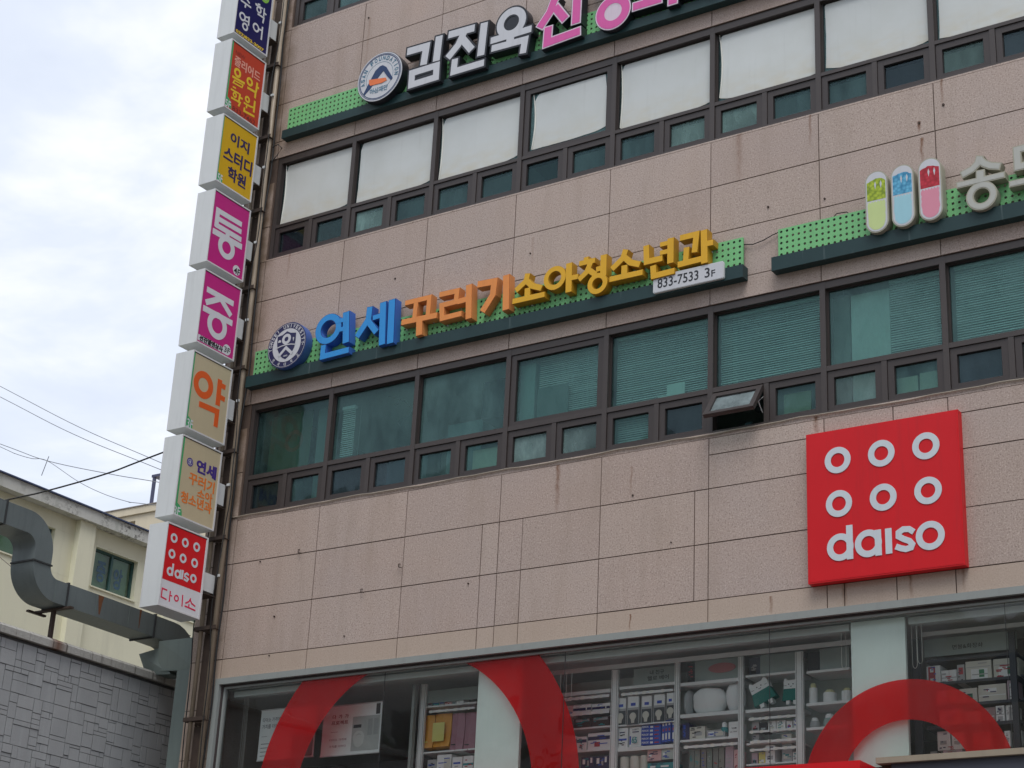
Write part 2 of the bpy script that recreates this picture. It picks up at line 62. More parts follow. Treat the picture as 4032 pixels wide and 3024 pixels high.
# ------------------------------------------------------------------ helpers
class NT:
    def __init__(s, name):
        s.m = bpy.data.materials.new(name); s.m.use_nodes = True; s.t = s.m.node_tree; s.t.nodes.clear()
        s.out = s.n('ShaderNodeOutputMaterial')
    def n(s, t, **k):
        x = s.t.nodes.new(t)
        for a, b in k.items(): setattr(x, a, b)
        return x
    def l(s, a, b): s.t.links.new(a, b)
    def put(s, sock, v):
        if isinstance(v, (int, float)): sock.default_value = v
        elif isinstance(v, (tuple, list)): sock.default_value = tuple(v) + ((1,) if len(v) == 3 and sock.type == 'RGBA' else ())
        else: s.l(v, sock)
    def math(s, op, a, b=0.0, c=None, clamp=False):
        x = s.n('ShaderNodeMath', operation=op); x.use_clamp = clamp
        s.put(x.inputs[0], a); s.put(x.inputs[1], b)
        if c is not None: s.put(x.inputs[2], c)
        return x.outputs[0]
    def mix(s, f, a, b, blend='MIX'):
        x = s.n('ShaderNodeMix', data_type='RGBA', blend_type=blend)
        s.put(x.inputs[0], f); s.put(x.inputs[6], a); s.put(x.inputs[7], b); return x.outputs[2]
    def noise(s, vec, scale, detail=4, rough=0.5, dist=0.0):
        x = s.n('ShaderNodeTexNoise'); s.l(vec, x.inputs['Vector'])
        x.inputs['Scale'].default_value = scale; x.inputs['Detail'].default_value = detail; x.inputs['Roughness'].default_value = rough; x.inputs['Distortion'].default_value = dist
        return x.outputs['Fac']
    def ramp(s, f, *st):
        x = s.n('ShaderNodeValToRGB'); s.l(f, x.inputs[0]); r = x.color_ramp
        while len(r.elements) < len(st): r.elements.new(0.5)
        for el_, (p, c) in zip(r.elements, st):
            el_.position = p; el_.color = (c, c, c, 1) if isinstance(c, (int, float)) else tuple(c) + (1,)
        return x.outputs[0]
    def pos(s):
        return s.n('ShaderNodeNewGeometry').outputs['Position']
    def map(s, vec, sc):
        x = s.n('ShaderNodeMapping'); x.inputs['Scale'].default_value = sc; s.l(vec, x.inputs[0]); return x.outputs[0]
    def bsdf(s, col, rough=0.6, metal=0.0, spec=0.4, bump=None, bstr=0.2, bdist=0.01):
        b = s.n('ShaderNodeBsdfPrincipled'); s.put(b.inputs['Base Color'], col); s.put(b.inputs['Roughness'], rough)
        b.inputs['Metallic'].default_value = metal; b.inputs['Specular IOR Level'].default_value = spec
        if bump is not None:
            q = s.n('ShaderNodeBump'); q.inputs['Strength'].default_value = bstr; q.inputs['Distance'].default_value = bdist
            s.l(bump, q.inputs['Height']); s.l(q.outputs[0], b.inputs['Normal'])
        s.l(b.outputs[0], s.out.inputs[0]); return b

def pm(name, col, rough=0.55, var=0.10, scale=6.0, metal=0.0, spec=0.35, dirt=0.25, bump=0.0):
    """painted / plain surface with soft blotches, vertical grime streaks and slight relief"""
    t = NT(name); p = t.pos()
    f = t.noise(p, scale, 5, 0.6)
    st = t.noise(t.map(p, (14, 14, 1.2)), 1.0, 4, 0.6)
    c = t.mix(f, tuple(v * (1 - var) for v in col), tuple(min(1, v * (1 + var)) for v in col))
    g = t.math('MULTIPLY', t.ramp(st, (0.52, 0.0), (0.78, 1.0)), dirt)
    c = t.mix(g, c, tuple(v * 0.55 + 0.012 for v in col))
    r = t.math('ADD', rough - 0.06, t.math('MULTIPLY', f, 0.12))
    t.bsdf(c, r, metal, spec, t.noise(p, 90, 3) if bump else None, bump, 0.004)
    return t.m

STREAKS = [  # x, z top, z bottom, half width, strength : rust and run-off marks on the stone
 (7.83, 12.69, 12.0, 0.045, .55), (8.735, 12.69, 12.25, 0.018, .8), (10.32, 12.70, 12.36, 0.016, 1.0), (10.04, 12.235, 12.09, 0.022, 1.3),
 (10.06, 12.02, 11.70, 0.022, 1.2), (5.487, 8.90, 8.30, 0.032, 1.0), (6.475, 8.72, 8.35, 0.018, .6), (8.75, 8.94, 8.72, 0.03, 1.0),
 (6.50, 6.99, 6.80, 0.012, 1.2), (0.97, 12.70, 12.3, 0.02, .5), (2.02, 16.2, 15.3, 0.02, .35), (4.98, 12.0, 11.5, .02, .35), (8.2, 7.0, 6.8, .02, .9), (9.03, 7.04, 6.8, .03, .9), (9.75, 7.04, 6.8, .02, .8),(10.3, 7.04, 6.8, .02, .6)]
def stone():
    t = NT('granite_cladding'); p = t.pos(); sp = t.n('ShaderNodeSeparateXYZ'); t.l(p, sp.inputs[0])
    oi = t.n('ShaderNodeObjectInfo'); rnd = oi.outputs['Random']
    big = t.noise(p, 0.55, 5, 0.6)
    base = t.mix(t.ramp(big, (0.35, 0.0), (0.65, 1.0)), (0.42, 0.325, 0.278), (0.40, 0.33, 0.300))
    base = t.mix(t.math('MULTIPLY', rnd, 0.55), base, (0.45, 0.37, 0.315))
    rn2 = t.math('FRACT', t.math('MULTIPLY', rnd, 7.31)); base = t.mix(t.math('MULTIPLY', rn2, 0.40), base, (0.325, 0.25, 0.22))
    s1 = t.noise(p, 58, 2, 0.75); s2 = t.noise(p, 105, 2, 0.6)
    c = t.mix(t.ramp(s1, (0.32, 0.8), (0.45, 0.0)), base, (0.18, 0.135, 0.115))
    c = t.mix(t.ramp(s1, (0.56, 0.0), (0.70, 0.7)), c, (0.60, 0.50, 0.43))
    c = t.mix(t.ramp(s2, (0.62, 0.0), (0.75, 0.5)), c, (0.22, 0.17, 0.15))
    # weathering: soft vertical run-off and grime
    run = t.math('MULTIPLY', t.noise(t.map(p, (2.1, 1, 0.30)), 1.3, 7, 0.7), t.math('ADD', 0.72, t.math('MULTIPLY', t.noise(p, 0.8, 3), 0.55)))
    c = t.mix(t.ramp(run, (0.48, 0.0), (0.74, 0.50)), c, (0.29, 0.225, 0.18))
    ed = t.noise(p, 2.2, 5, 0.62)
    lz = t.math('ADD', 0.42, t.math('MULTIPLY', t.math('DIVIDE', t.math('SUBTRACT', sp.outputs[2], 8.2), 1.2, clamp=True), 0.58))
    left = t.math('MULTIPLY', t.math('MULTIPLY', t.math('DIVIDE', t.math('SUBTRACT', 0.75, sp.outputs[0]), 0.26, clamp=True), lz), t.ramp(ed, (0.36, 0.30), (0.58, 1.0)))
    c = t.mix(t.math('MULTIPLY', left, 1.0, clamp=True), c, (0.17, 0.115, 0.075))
    # lower band is a yellower stone
    low = t.math('LESS_THAN', sp.outputs[2], 7.045)
    c = t.mix(t.math('MULTIPLY', low, 0.55), c, (0.425, 0.335, 0.262))
    wob = t.math('MULTIPLY', t.math('SUBTRACT', t.noise(t.map(p, (1, 1, 3)), 2.6, 3), 0.5), 0.05)
    brk = t.noise(t.map(p, (30, 1, 9)), 1.4, 4, 0.7)
    tot = None
    for (x0, zt, zb, w, s) in STREAKS:
        s = s*0.95
        dx = t.math('ABSOLUTE', t.math('ADD', t.math('SUBTRACT', sp.outputs[0], x0), wob))
        mxx = t.math('SUBTRACT', 1.0, t.math('DIVIDE', dx, w * 1.25), clamp=True)
        fz = t.math('DIVIDE', t.math('SUBTRACT', sp.outputs[2], zb), zt - zb, clamp=True)
        up = t.math('LESS_THAN', sp.outputs[2], zt)
        m = t.math('MULTIPLY', t.math('MULTIPLY', t.math('MULTIPLY', mxx, t.math('POWER', fz, 0.6)), up), s)
        tot = m if tot is None else t.math('ADD', tot, m)
    tot = t.math('MULTIPLY', tot, t.ramp(brk, (0.3, 0.35), (0.6, 1.25)), clamp=True)
    c = t.mix(tot, c, (0.15, 0.062, 0.025))
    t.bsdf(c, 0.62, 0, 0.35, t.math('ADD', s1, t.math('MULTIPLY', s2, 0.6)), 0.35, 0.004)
    return t.m

def glass(name, tint, refl=1.0, dust_haze=0.04, blur=0.02, dcol=(0.35, 0.36, 0.34), gcol=(0.9, 0.95, 0.97)):
    t = NT(name); p = t.pos()
    tr = t.n('ShaderNodeBsdfTransparent'); tr.inputs[0].default_value = tint + (1,)
    gl = t.n('ShaderNodeBsdfGlossy'); gl.inputs['Roughness'].default_value = blur; gl.inputs['Color'].default_value = gcol + (1,)
    bp = t.n('ShaderNodeBump'); bp.inputs['Strength'].default_value = 0.14; bp.inputs['Distance'].default_value = 0.02
    t.l(t.noise(p, 1.7, 2), bp.inputs['Height']); t.l(bp.outputs[0], gl.inputs['Normal'])
    fr = t.n('ShaderNodeFresnel'); fr.inputs[0].default_value = 1.52
    m = t.n('ShaderNodeMixShader'); t.put(m.inputs[0], t.math('MULTIPLY', fr.outputs[0], refl, clamp=True)); t.l(tr.outputs[0], m.inputs[1]); t.l(gl.outputs[0], m.inputs[2])
    df = t.n('ShaderNodeBsdfDiffuse'); df.inputs[0].default_value = dcol + (1,)
    m2 = t.n('ShaderNodeMixShader')
    rn = t.n('ShaderNodeObjectInfo').outputs['Random']
    dm = t.math('MULTIPLY', t.ramp(t.noise(t.map(p, (2.2, 2.2, 1)), 1.5, 6, 0.7), (0.32, 0.35), (0.72, 1.25)), dust_haze)  # diffuse coat: dust plus reflected haze painted into the pane colour
    t.put(m2.inputs[0], t.math('MULTIPLY', dm, t.math('ADD', 0.55, t.math('MULTIPLY', rn, 0.9)), clamp=True))
    dc = t.mix(rn, dcol, tuple(min(1, v*1.25+.03) for v in dcol)); t.l(dc, df.inputs[0])
    t.l(m.outputs[0], m2.inputs[1]); t.l(df.outputs[0], m2.inputs[2]); t.l(m2.outputs[0], t.out.inputs[0])
    return t.m

def film(name, col, tint, f=0.35):
    t = NT(name)
    tr = t.n('ShaderNodeBsdfTransparent'); tr.inputs[0].default_value = tint + (1,)
    df = t.n('ShaderNodeBsdfDiffuse'); df.inputs[0].default_value = col + (1,)
    m = t.n('ShaderNodeMixShader'); m.inputs[0].default_value = f
    t.l(tr.outputs[0], m.inputs[1]); t.l(df.outputs[0], m.inputs[2]); t.l(m.outputs[0], t.out.inputs[0]); return t.m

class MB:
    def __init__(s): s.v = []; s.f = []; s.mi = []
    def add(s, vs, fs, mi=0):
        b = len(s.v); s.v += [tuple(map(float, q)) for q in vs]; s.f += [tuple(b + i for i in q) for q in fs]; s.mi += [mi] * len(fs); return s
    def box(s, x0, x1, y0, y1, z0, z1, mi=0):
        return s.add([(x0,y0,z0),(x1,y0,z0),(x1,y1,z0),(x0,y1,z0),(x0,y0,z1),(x1,y0,z1),(x1,y1,z1),(x0,y1,z1)],
              [(0,1,5,4),(1,2,6,5),(2,3,7,6),(3,0,4,7),(4,5,6,7),(3,2,1,0)], mi)
    def poly(s, P, pts, d0, d1=None, mi=0, mi2=None):
        n = len(pts); a = [P(u, v, d0) for u, v in pts]
        if d1 is None: return s.add(a, [tuple(range(n))], mi)
        b = [P(u, v, d1) for u, v in pts]
        s.add(a + b, [tuple(range(n)), tuple(range(2*n-1, n-1, -1))], mi)
        s.add(a + b, [(i, (i+1) % n, (i+1) % n + n, i + n) for i in range(n)], mi if mi2 is None else mi2); return s
    def ring(s, P, c, r0, r1, d0, d1, n=40, mi=0):
        vs = []
        for i in range(n):
            a = 2*math.pi*i/n; ca, sa = math.cos(a), math.sin(a)
            vs += [P(c[0]+r0*ca, c[1]+r0*sa, d0), P(c[0]+r1*ca, c[1]+r1*sa, d0), P(c[0]+r0*ca, c[1]+r0*sa, d1), P(c[0]+r1*ca, c[1]+r1*sa, d1)]
        fs = []
        for i in range(n):
            j = (i+1) % n; A, B = 4*i, 4*j
            fs += [(A, A+1, B+1, B), (A+1, A+3, B+3, B+1), (A, B, B+2, A+2), (A+2, B+2, B+3, A+3)]
        return s.add(vs, fs, mi)
    def disc(s, P, c, r, d0, d1, n=40, mi=0, mi2=None):
        return s.poly(P, [(c[0]+r*math.cos(2*math.pi*i/n), c[1]+r*math.sin(2*math.pi*i/n)) for i in range(n)], d0, d1, mi, mi2)
    def line(s, P, pts, w, d0, d1, closed=False, mi=0):
        pts = [Vector(q) for q in pts]; n = len(pts); L = []; R = []
        for i in range(n):
            a = pts[i-1] if (i > 0 or closed) else None
            b = pts[(i+1) % n] if (i < n-1 or closed) else None
            da = (pts[i]-a).normalized() if a is not None else None
            db = (b-pts[i]).normalized() if b is not None else None
            if da is None: da = db
            if db is None: db = da
            na = Vector((-da.y, da.x)); nb = Vector((-db.y, db.x)); m = na + nb
            if m.length < 0.2: m = na.copy(); k = 1
            else:
                m.normalize(); k = min(1.0 / max(m.dot(na), 0.45), 2.0)
            L.append(pts[i] + m*(w/2*k)); R.append(pts[i] - m*(w/2*k))
        vs = []
        for a, b in zip(L, R): vs += [P(a.x, a.y, d0), P(b.x, b.y, d0), P(a.x, a.y, d1), P(b.x, b.y, d1)]
        fs = []
        for i in range(n if closed else n-1):
            A, B = 4*i, 4*((i+1) % n)
            fs += [(A, A+1, B+1, B), (A, B, B+2, A+2), (A+1, A+3, B+3, B+1), (A+2, B+2, B+3, A+3)]
        if not closed: fs += [(0, 2, 3, 1), (4*n-4, 4*n-3, 4*n-1, 4*n-2)]
        return s.add(vs, fs, mi)
    def tube(s, pts, r, n=8, mi=0):
        pts = [Vector(q) for q in pts]; vs = []; up0 = Vector((0.13, 0.21, 0.97)).normalized()
        for i, q in enumerate(pts):
            d = (pts[min(i+1, len(pts)-1)] - pts[max(i-1, 0)]).normalized()
            u = d.cross(up0)
            if u.length < 0.05: u = d.cross(Vector((1, 0, 0)))
            u.normalize(); w = d.cross(u)
            for k in range(n):
                a = 2*math.pi*k/n; vs.append(q + u*(r*math.cos(a)) + w*(r*math.sin(a)))
        fs = [(i*n+k, i*n+(k+1) % n, (i+1)*n+(k+1) % n, (i+1)*n+k) for i in range(len(pts)-1) for k in range(n)]
        fs += [tuple(range(n-1, -1, -1)), tuple(range((len(pts)-1)*n, len(pts)*n))]
        return s.add(vs, fs, mi)
    def build(s, name, mats, parent=None, smooth=False, norm=True):
        me = bpy.data.meshes.new(name); me.from_pydata(s.v, [], s.f)
        if not isinstance(mats, (list, tuple)): mats = [mats]
        for m in mats: me.materials.append(m)
        me.polygons.foreach_set('material_index', s.mi)
        if norm:
            bm = bmesh.new(); bm.from_mesh(me); bmesh.ops.recalc_face_normals(bm, faces=bm.faces); bm.to_mesh(me); bm.free()
        if smooth: me.polygons.foreach_set('use_smooth', [True]*len(me.polygons))
        me.update()
        o = bpy.data.objects.new(name, me); COL.objects.link(o)
        if parent is not None: o.parent = parent
        return o
def PF(u, v, d): return (u, d, v)          # on the street front: d is depth y
def PS(u, v, d): return (d, u, v)          # on a blade sign: d is x
def bx(*a): return MB().box(*a)
def empty(name, label, cat, loc=(0,0,0), group=None):
    o = bpy.data.objects.new(name, None); COL.objects.link(o); o.empty_display_size = 0.2
    o['label'] = label; o['category'] = cat
    if group: o['group'] = group
    return o
def tag(o, label, cat, group=None):
    o['label'] = label; o['category'] = cat
    if group: o['group'] = group
    return o
def struct(o): o['kind'] = 'structure'; return o

_tx = {}
def glyphs(body, off=0.0, spacing=1.0):
    k = (body, off, spacing)
    if k not in _tx:
        c = bpy.data.curves.new('t', 'FONT'); c.body = body; c.size = 1; c.offset = off; c.resolution_u = 4; c.space_character = spacing
        o = bpy.data.objects.new('t', c); COL.objects.link(o); bpy.context.view_layer.update()
        me = bpy.data.meshes.new_from_object(o.evaluated_get(bpy.context.evaluated_depsgraph_get()))
        vs = [(v.co.x, v.co.y) for v in me.vertices]; fs = [tuple(p.vertices) for p in me.polygons]
        bpy.data.objects.remove(o); bpy.data.curves.remove(c); bpy.data.meshes.remove(me)
        _tx[k] = (vs, fs)
    return _tx[k]
def text(mb, P, body, x0, z0, x1, z1, d, mi=0, off=0.012, rot=0.0, keep=False, spacing=1.0):
    vs, fs = glyphs(body, off, spacing)
    if not vs: return mb
    a = min(v[0] for v in vs); b = max(v[0] for v in vs); c = min(v[1] for v in vs); e_ = max(v[1] for v in vs)
    sx = (x1-x0)/(b-a); sz = (z1-z0)/(e_-c)
    if keep: sx = sz
    mxx, mz = (x0+x1)/2, (z0+z1)/2; cr_, sr = math.cos(rot), math.sin(rot); out = []
    for vx, vz in vs:
        u = (vx-(a+b)/2)*sx; w = (vz-(c+e_)/2)*sz
        out.append(P(mxx + u*cr_ - w*sr, mz + u*sr + w*cr_, d))
    return mb.add(out, fs, mi)
def strokes(mb, P, data, d0, d1, grow=0.0, mi=0, step=0.0006):
    s = 1 if d0 > d1 else -1
    for i, st in enumerate(data):
        k = st[0]; dd = d1 - s*step*i if True else d1
        if k == 'r': mb.ring(P, st[2], max(0.004, st[3]-st[1]/2-grow/2), st[3]+st[1]/2+grow/2, d0, dd, 40, mi)
        else:
            pts = [Vector(q) for q in st[2]]
            if grow and k == 'l':
                a = (pts[0]-pts[1]).normalized(); b = (pts[-1]-pts[-2]).normalized(); pts[0] = pts[0]+a*grow/2; pts[-1] = pts[-1]+b*grow/2
            mb.line(P, pts, st[1]+grow, d0, dd, k == 'c', mi)
    return mb

# ------------------------------------------------------------------ materials
M_stone = stone()
M_grout = pm('grout_recess', (0.085, 0.058, 0.045), 0.9, .3)
M_frame = pm('brown_aluminium', (0.052, 0.042, 0.039), 0.42, .10, 5, 0, .45, .3)
M_sash = pm('brown_sash', (0.042, 0.033, 0.031), 0.42, .10, 5, 0, .45, .3)
M_gasket = pm('rubber_gasket', (0.012, 0.012, 0.013), 0.6)
M_gl3 = glass('green_tinted_glass', (0.62, 0.90, 0.85), .85, .28, .02, (.11, .22, .215), (.62, .92, .96))
M_gl4 = glass('green_tinted_glass_upper', (0.60, 0.88, 0.84), .75, .34, .02, (.11, .21, .215), (.66, .92, .96))
GV3 = [M_gl3, glass('green_tinted_glass_pale', (0.62, 0.85, 0.81), .9, .58, .02, (.19, .285, .275), (.7, .92, .94)), glass('green_tinted_glass_dark', (0.42, 0.70, 0.72), .9, .16, .02, (.08, .14, .17), (.7, .92, .97))]
GV4 = [M_gl4, glass('green_tinted_glass_upper_pale', (0.66, 0.87, 0.83), .9, .62, .02, (.20, .33, .31), (.7, .92, .94)), glass('green_tinted_glass_upper_dark', (0.40, 0.62, 0.68), .9, .18, .02, (.07, .11, .14), (.7, .92, .98))]
M_glS = glass('shop_glass', (0.95, 0.99, 0.975), .75, .022, .004, (.36, .39, .38))
def film_mat():
    t = NT('faded_window_film'); p = t.pos(); rn = t.n('ShaderNodeObjectInfo').outputs['Random']; s = t.n('ShaderNodeSeparateXYZ'); t.l(p, s.inputs[0])
    c = t.mix(rn, (.54,.57,.565), (.61,.64,.63)); c = t.mix(t.ramp(t.noise(p, 1.6, 5, .6), (.4, 0.), (.75, .35)), c, (.44,.46,.42))
    lo = t.math('SUBTRACT', 1.0, t.math('DIVIDE', t.math('SUBTRACT', s.outputs[2], 13.24), .42), clamp=True)
    c = t.mix(t.math('MULTIPLY', t.math('MULTIPLY', lo, t.ramp(t.noise(t.map(p, (2, 1, 5)), 2.5, 4), (.35, .2), (.7, 1.))), .7), c, (.52,.48,.37))
    c = t.mix(t.ramp(t.noise(t.map(p, (9, 1, .6)), 1.2, 4), (.6, 0.), (.8, .25)), c, (.36,.37,.35))
    t.bsdf(c, .5, 0, .3, t.noise(t.map(p, (1, 1, .35)), 2.2, 3, .5), .35, .03); return t.m
M_film = film_mat()
M_filmedge = pm('film_edge', (0.72, 0.72, 0.66), 0.5)
M_dkgreen = pm('dark_green_beam', (0.030, 0.058, 0.060), 0.38, .18, 3, 0, .5, .35)
def beam_mat():
    t = NT('dark_green_beam_streaked'); p = t.pos()
    c = t.mix(t.noise(p, 3, 4), (0.011, 0.034, 0.036), (0.019, 0.048, 0.051))
    st = t.noise(t.map(p, (16, 1, .7)), 1.0, 3, .5)
    c = t.mix(t.ramp(st, (0.66, 0.0), (0.74, 0.42)), c, (0.16, 0.21, 0.21))
    t.bsdf(c, .45, 0, .3); return t.m
M_beam = beam_mat()
M_green = pm('green_perforated_sheet', (0.17, 0.46, 0.19), 0.5, .14, 1.2, 0, .35, .35)
M_black = pm('black_backing', (0.01, 0.012, 0.012), 0.7)
M_white = pm('white_acrylic', (0.52, 0.53, 0.56), 0.35, .03)
M_dark = pm('charcoal_letter_side', (0.016, 0.018, 0.024), 0.35)
M_pink = pm('pink_acrylic', (0.62, 0.095, 0.33), 0.35, .04)
M_rim = pm('pale_rim', (0.62, 0.52, 0.60), 0.35, .03)
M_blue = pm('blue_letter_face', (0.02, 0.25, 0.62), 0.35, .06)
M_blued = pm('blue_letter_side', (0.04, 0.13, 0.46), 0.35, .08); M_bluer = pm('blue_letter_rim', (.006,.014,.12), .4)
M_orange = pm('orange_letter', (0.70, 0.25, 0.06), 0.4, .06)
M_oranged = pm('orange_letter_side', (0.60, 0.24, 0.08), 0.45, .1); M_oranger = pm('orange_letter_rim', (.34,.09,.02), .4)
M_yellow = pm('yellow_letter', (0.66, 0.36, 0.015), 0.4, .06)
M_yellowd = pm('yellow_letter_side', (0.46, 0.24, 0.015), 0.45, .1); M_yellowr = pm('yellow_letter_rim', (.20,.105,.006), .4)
M_cream = pm('cream_letter', (0.41, 0.415, 0.38), 0.45, .05)
M_creamd = pm('cream_letter_side', (0.34, 0.33, 0.26), 0.5, .15)
M_navy = pm('navy_emblem', (0.016, 0.018, 0.075), 0.35)
M_emb = pm('emblem_blue', (0.010, 0.035, 0.11), 0.35)
M_asor = pm('emblem_orange', (0.72, 0.17, 0.05), 0.4)
M_tealink = pm('emblem_ring_blue', (0.06, 0.16, 0.24), 0.4)
M_bwhite = pm('sign_box_white', (0.60, 0.62, 0.62), 0.40, .05, 3, 0, .35, .22)
M_bbot = pm('sign_box_underside', (0.50, 0.49, 0.46), 0.45, .08, 3, 0, .3, .3)
M_alu = pm('sign_rim_aluminium', (0.60, 0.60, 0.61), 0.35, .05)
M_red = pm('red_sign_face', (0.58, 0.007, 0.013), 0.42, .07, 2, 0, .3, .3)
M_lwhite = pm('white_sign_letter', (0.55, 0.60, 0.64), 0.35, .02)  # plain cool white for sign letters and rings, no glow
M_tube = pm('beige_steel_tube', (0.30, 0.24, 0.175), 0.5, .25, 6, 0, .4, .85)
M_rust = pm('rusty_steel', (0.055, 0.038, 0.03), 0.7, .4, 12, 0, .3, .5)
M_cable = pm('black_cable', (0.012, 0.012, 0.013), 0.5)
M_wire = pm('grey_wire', (0.22, 0.23, 0.24), 0.6)
M_beige = pm('beige_conduit', (0.30, 0.26, 0.21), 0.6)
M_duct = pm('galvanised_duct', (0.135, 0.16, 0.162), 0.5, .25, 2.5, 0.15, .4, .45, .1)
M_ductd = pm('duct_seam', (0.035, 0.038, 0.04), 0.6)
M_ductg = pm('greenish_metal', (0.15, 0.185, 0.175), 0.55, .12, 2.5, 0, .35, .3)

def P_(n, c, r=.5, v=.05): return pm(n, c, r, v, 5, 0, .35, .08)

# ------------------------------------------------------------------ ground and street
gm = NT('ground_soil'); gp = gm.pos(); gm.bsdf(gm.mix(gm.noise(gp, .3, 5), (.16, .15, .13), (.22, .2, .17)), .9)
struct(MB().add([(-500,-500,-.02),(500,-500,-.02),(500,500,-.02),(-500,500,-.02)], [(0,1,2,3)]).build('ground', gm.m))
am = NT('asphalt'); ap = am.pos(); am.bsdf(am.mix(am.noise(ap, 30, 4, .7), (.04,.04,.042), (.075,.075,.075)), .85, 0, .3, am.noise(ap, 80), .4, .01)
struct(bx(-120, 140, -13.0, -4.2, -.2, -.0).build('road', am.m))
pv = NT('paving'); pp = pv.pos(); bt = pv.n('ShaderNodeTexBrick'); pv.l(pp, bt.inputs['Vector']); bt.inputs['Scale'].default_value = 5
bt.inputs['Color1'].default_value = (.26,.23,.21,1); bt.inputs['Color2'].default_value = (.31,.28,.26,1); bt.inputs['Mortar'].default_value = (.12,.11,.1,1); bt.inputs['Mortar Size'].default_value = .012
pv.bsdf(bt.outputs[0], .8)
struct(bx(-120, 140, -4.0, .0, -.2, .13).build('pavement', pv.m)); struct(bx(-120, 140, -22, -13.2, -.2, .13).build('pavement', pv.m))
M_kerb = pm('kerb_granite', (.34,.33,.32), .7)
struct(bx(-120, 140, -4.2, -4.003, -.2, .14).build('kerb', M_kerb)); struct(bx(-120, 140, -13.197, -13.0, -.2, .14).build('kerb', M_kerb))
M_line = pm('road_paint', (.7,.66,.3), .7)
struct(bx(-120, 140, -8.68, -8.56, .001, .004).build('road_marking', M_line))

# ------------------------------------------------------------------ the main building
B = empty('commercial_building', 'tall office building clad in pinkish granite with brown strip windows and a glazed shop', 'building')
XL, XR, ZT = 0.0, 17.2, 21.0
M_inner = pm('inner_wall', (0.45, 0.46, 0.44), .8, .1)
M_ceil = pm('inner_ceiling', (0.70, 0.71, 0.69), .8, .06)
M_dkwall = pm('dark_inner_wall', (0.045, 0.037, 0.04), .8, .2)
J0, JP = 0.5495, 1.3815
xj = [J0 + JP*k for k in range(13)]
WR = J0 + JP*11
bands = [(-0.2, 4.0), (4.0, 5.14), (6.79, 8.965), (10.53, 12.70), (14.30, 16.50), (18.1, ZT)]
for a, b in bands:
    bx(XL+.012, XR-.012, .012, .16, a+.002, b-.002).build('wall', M_grout, B)
bx(XL+.012, .568, .012, .16, 8.966, 10.529).build('wall', M_grout, B); bx(XL+.012, .568, .012, .16, 12.701, 14.299).build('wall', M_grout, B)
bx(XL+.012, .568, .012, .16, 16.501, 18.099).build('wall', M_grout, B); bx(XL+.012, .52, .012, .16, 5.141, 6.789).build('wall', M_grout, B)
for a, b in ((5.141, 6.789), (8.966, 10.529), (12.701, 14.299), (16.501, 18.099)):
    bx(WR+.05, XR-.012, .012, .16, a, b).build('wall', M_grout, B)
bx(XL, .18, .162, 12, -.2, ZT-.1).build('side_wall', M_stone, B); bx(XR-.18, XR, .162, 12, -.2, ZT-.1).build('side_wall', M_stone, B)
bx(XL+.181, XR-.181, 11.8, 12, -.2, ZT-.1).build('rear_wall', M_stone, B); bx(XL, XR, .0, 12, ZT, ZT+.25).build('roof', M_grout, B)
for z in (4.0, 7.45, 11.15, 14.85, 18.5):
    bx(.181, XR-.181, .163, 11.79, z-.25, z).build('floor_slab', M_ceil, B)
bx(.182, XR-.182, 4.6, 4.7, 7.46, 10.88).build('inner_wall', M_inner, B); bx(.182, XR-.182, 4.6, 4.7, 11.16, 14.58).build('inner_wall', M_inner, B)
bx(.182, XR-.182, 6.0, 6.1, 4.01, 6.68).build('inner_wall', M_dkwall, B)
bx(.182, XR-.182, .17, 6.0, 6.68, 6.72).build('shop_ceiling', M_ceil, B)
for x in (4.69, 8.84, 12.98): bx(x-.05, x+.05, .5, 4.59, 7.46, 10.88).build('inner_wall', M_inner, B)
for x in (3.3, 7.45, 11.6): bx(x-.05, x+.05, .5, 4.59, 11.16, 14.58).build('inner_wall', M_inner, B)

# stone panels -------------------------------------------------------
G = .005
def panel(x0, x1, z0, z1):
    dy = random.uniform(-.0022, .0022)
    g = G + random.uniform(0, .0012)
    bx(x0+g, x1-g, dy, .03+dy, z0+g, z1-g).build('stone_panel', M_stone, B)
left_rows = [5.15, 5.79, 6.42, 7.045, 7.677, 8.306, 8.94, 9.57, 10.20, 10.83, 11.449, 12.06, 12.671, 13.219, 13.92, 14.573, 15.197, 15.827, 16.457, 17.09, 17.72, 18.35]
for a, b in zip(left_rows, left_rows[1:]):
    if b <= 7.05 or (8.9 < b < 10.6) or (12.7 < b < 14.35) or b > 16.5: panel(0, .545 if b > 8 else .50, a, b)
rowsA = [6.792, 7.045, 7.677, 8.306, 8.90, 8.963]
rowsB = [10.532, 10.806, 11.445, 12.062, 12.672, 12.698]
rowsC = [14.302, 14.573, 15.197, 15.827, 16.457, 16.498]
def cols(z0, z1, region):
    xs = [0.0] + xj[:11] + [15.75, XR]
    if region == 'A' and z1 <= 8.87:
        xs += [4.455, 5.025]
        if z0 >= 7.04 and z1 < 8.8: xs += [7.285]
        if z0 > 8.29 or z1 < 7.1: xs += [9.60]
        if z1 < 7.1: xs += [9.03]
    if region == 'A' and 8.3 < z0: xs += [9.62]
    return sorted(xs)
for reg, rows in (('A', rowsA), ('B', rowsB), ('C', rowsC)):
    for a, b in zip(rows, rows[1:]):
        if b - a < .08:   # thin sill course: long strips
            bx(.002, XR-.002, .004, .03, a+.003, b-.001).build('sill_course', M_stone, B); continue
        xs = cols(a, b, reg)
        for x0, x1 in zip(xs, xs[1:]):
            if reg == 'A' and a > 8.3 and x0 >= 7.4:
                panel(x0, x1, a, 8.70); panel(x0, x1, 8.70, b)
            else: panel(x0, x1, a, b)
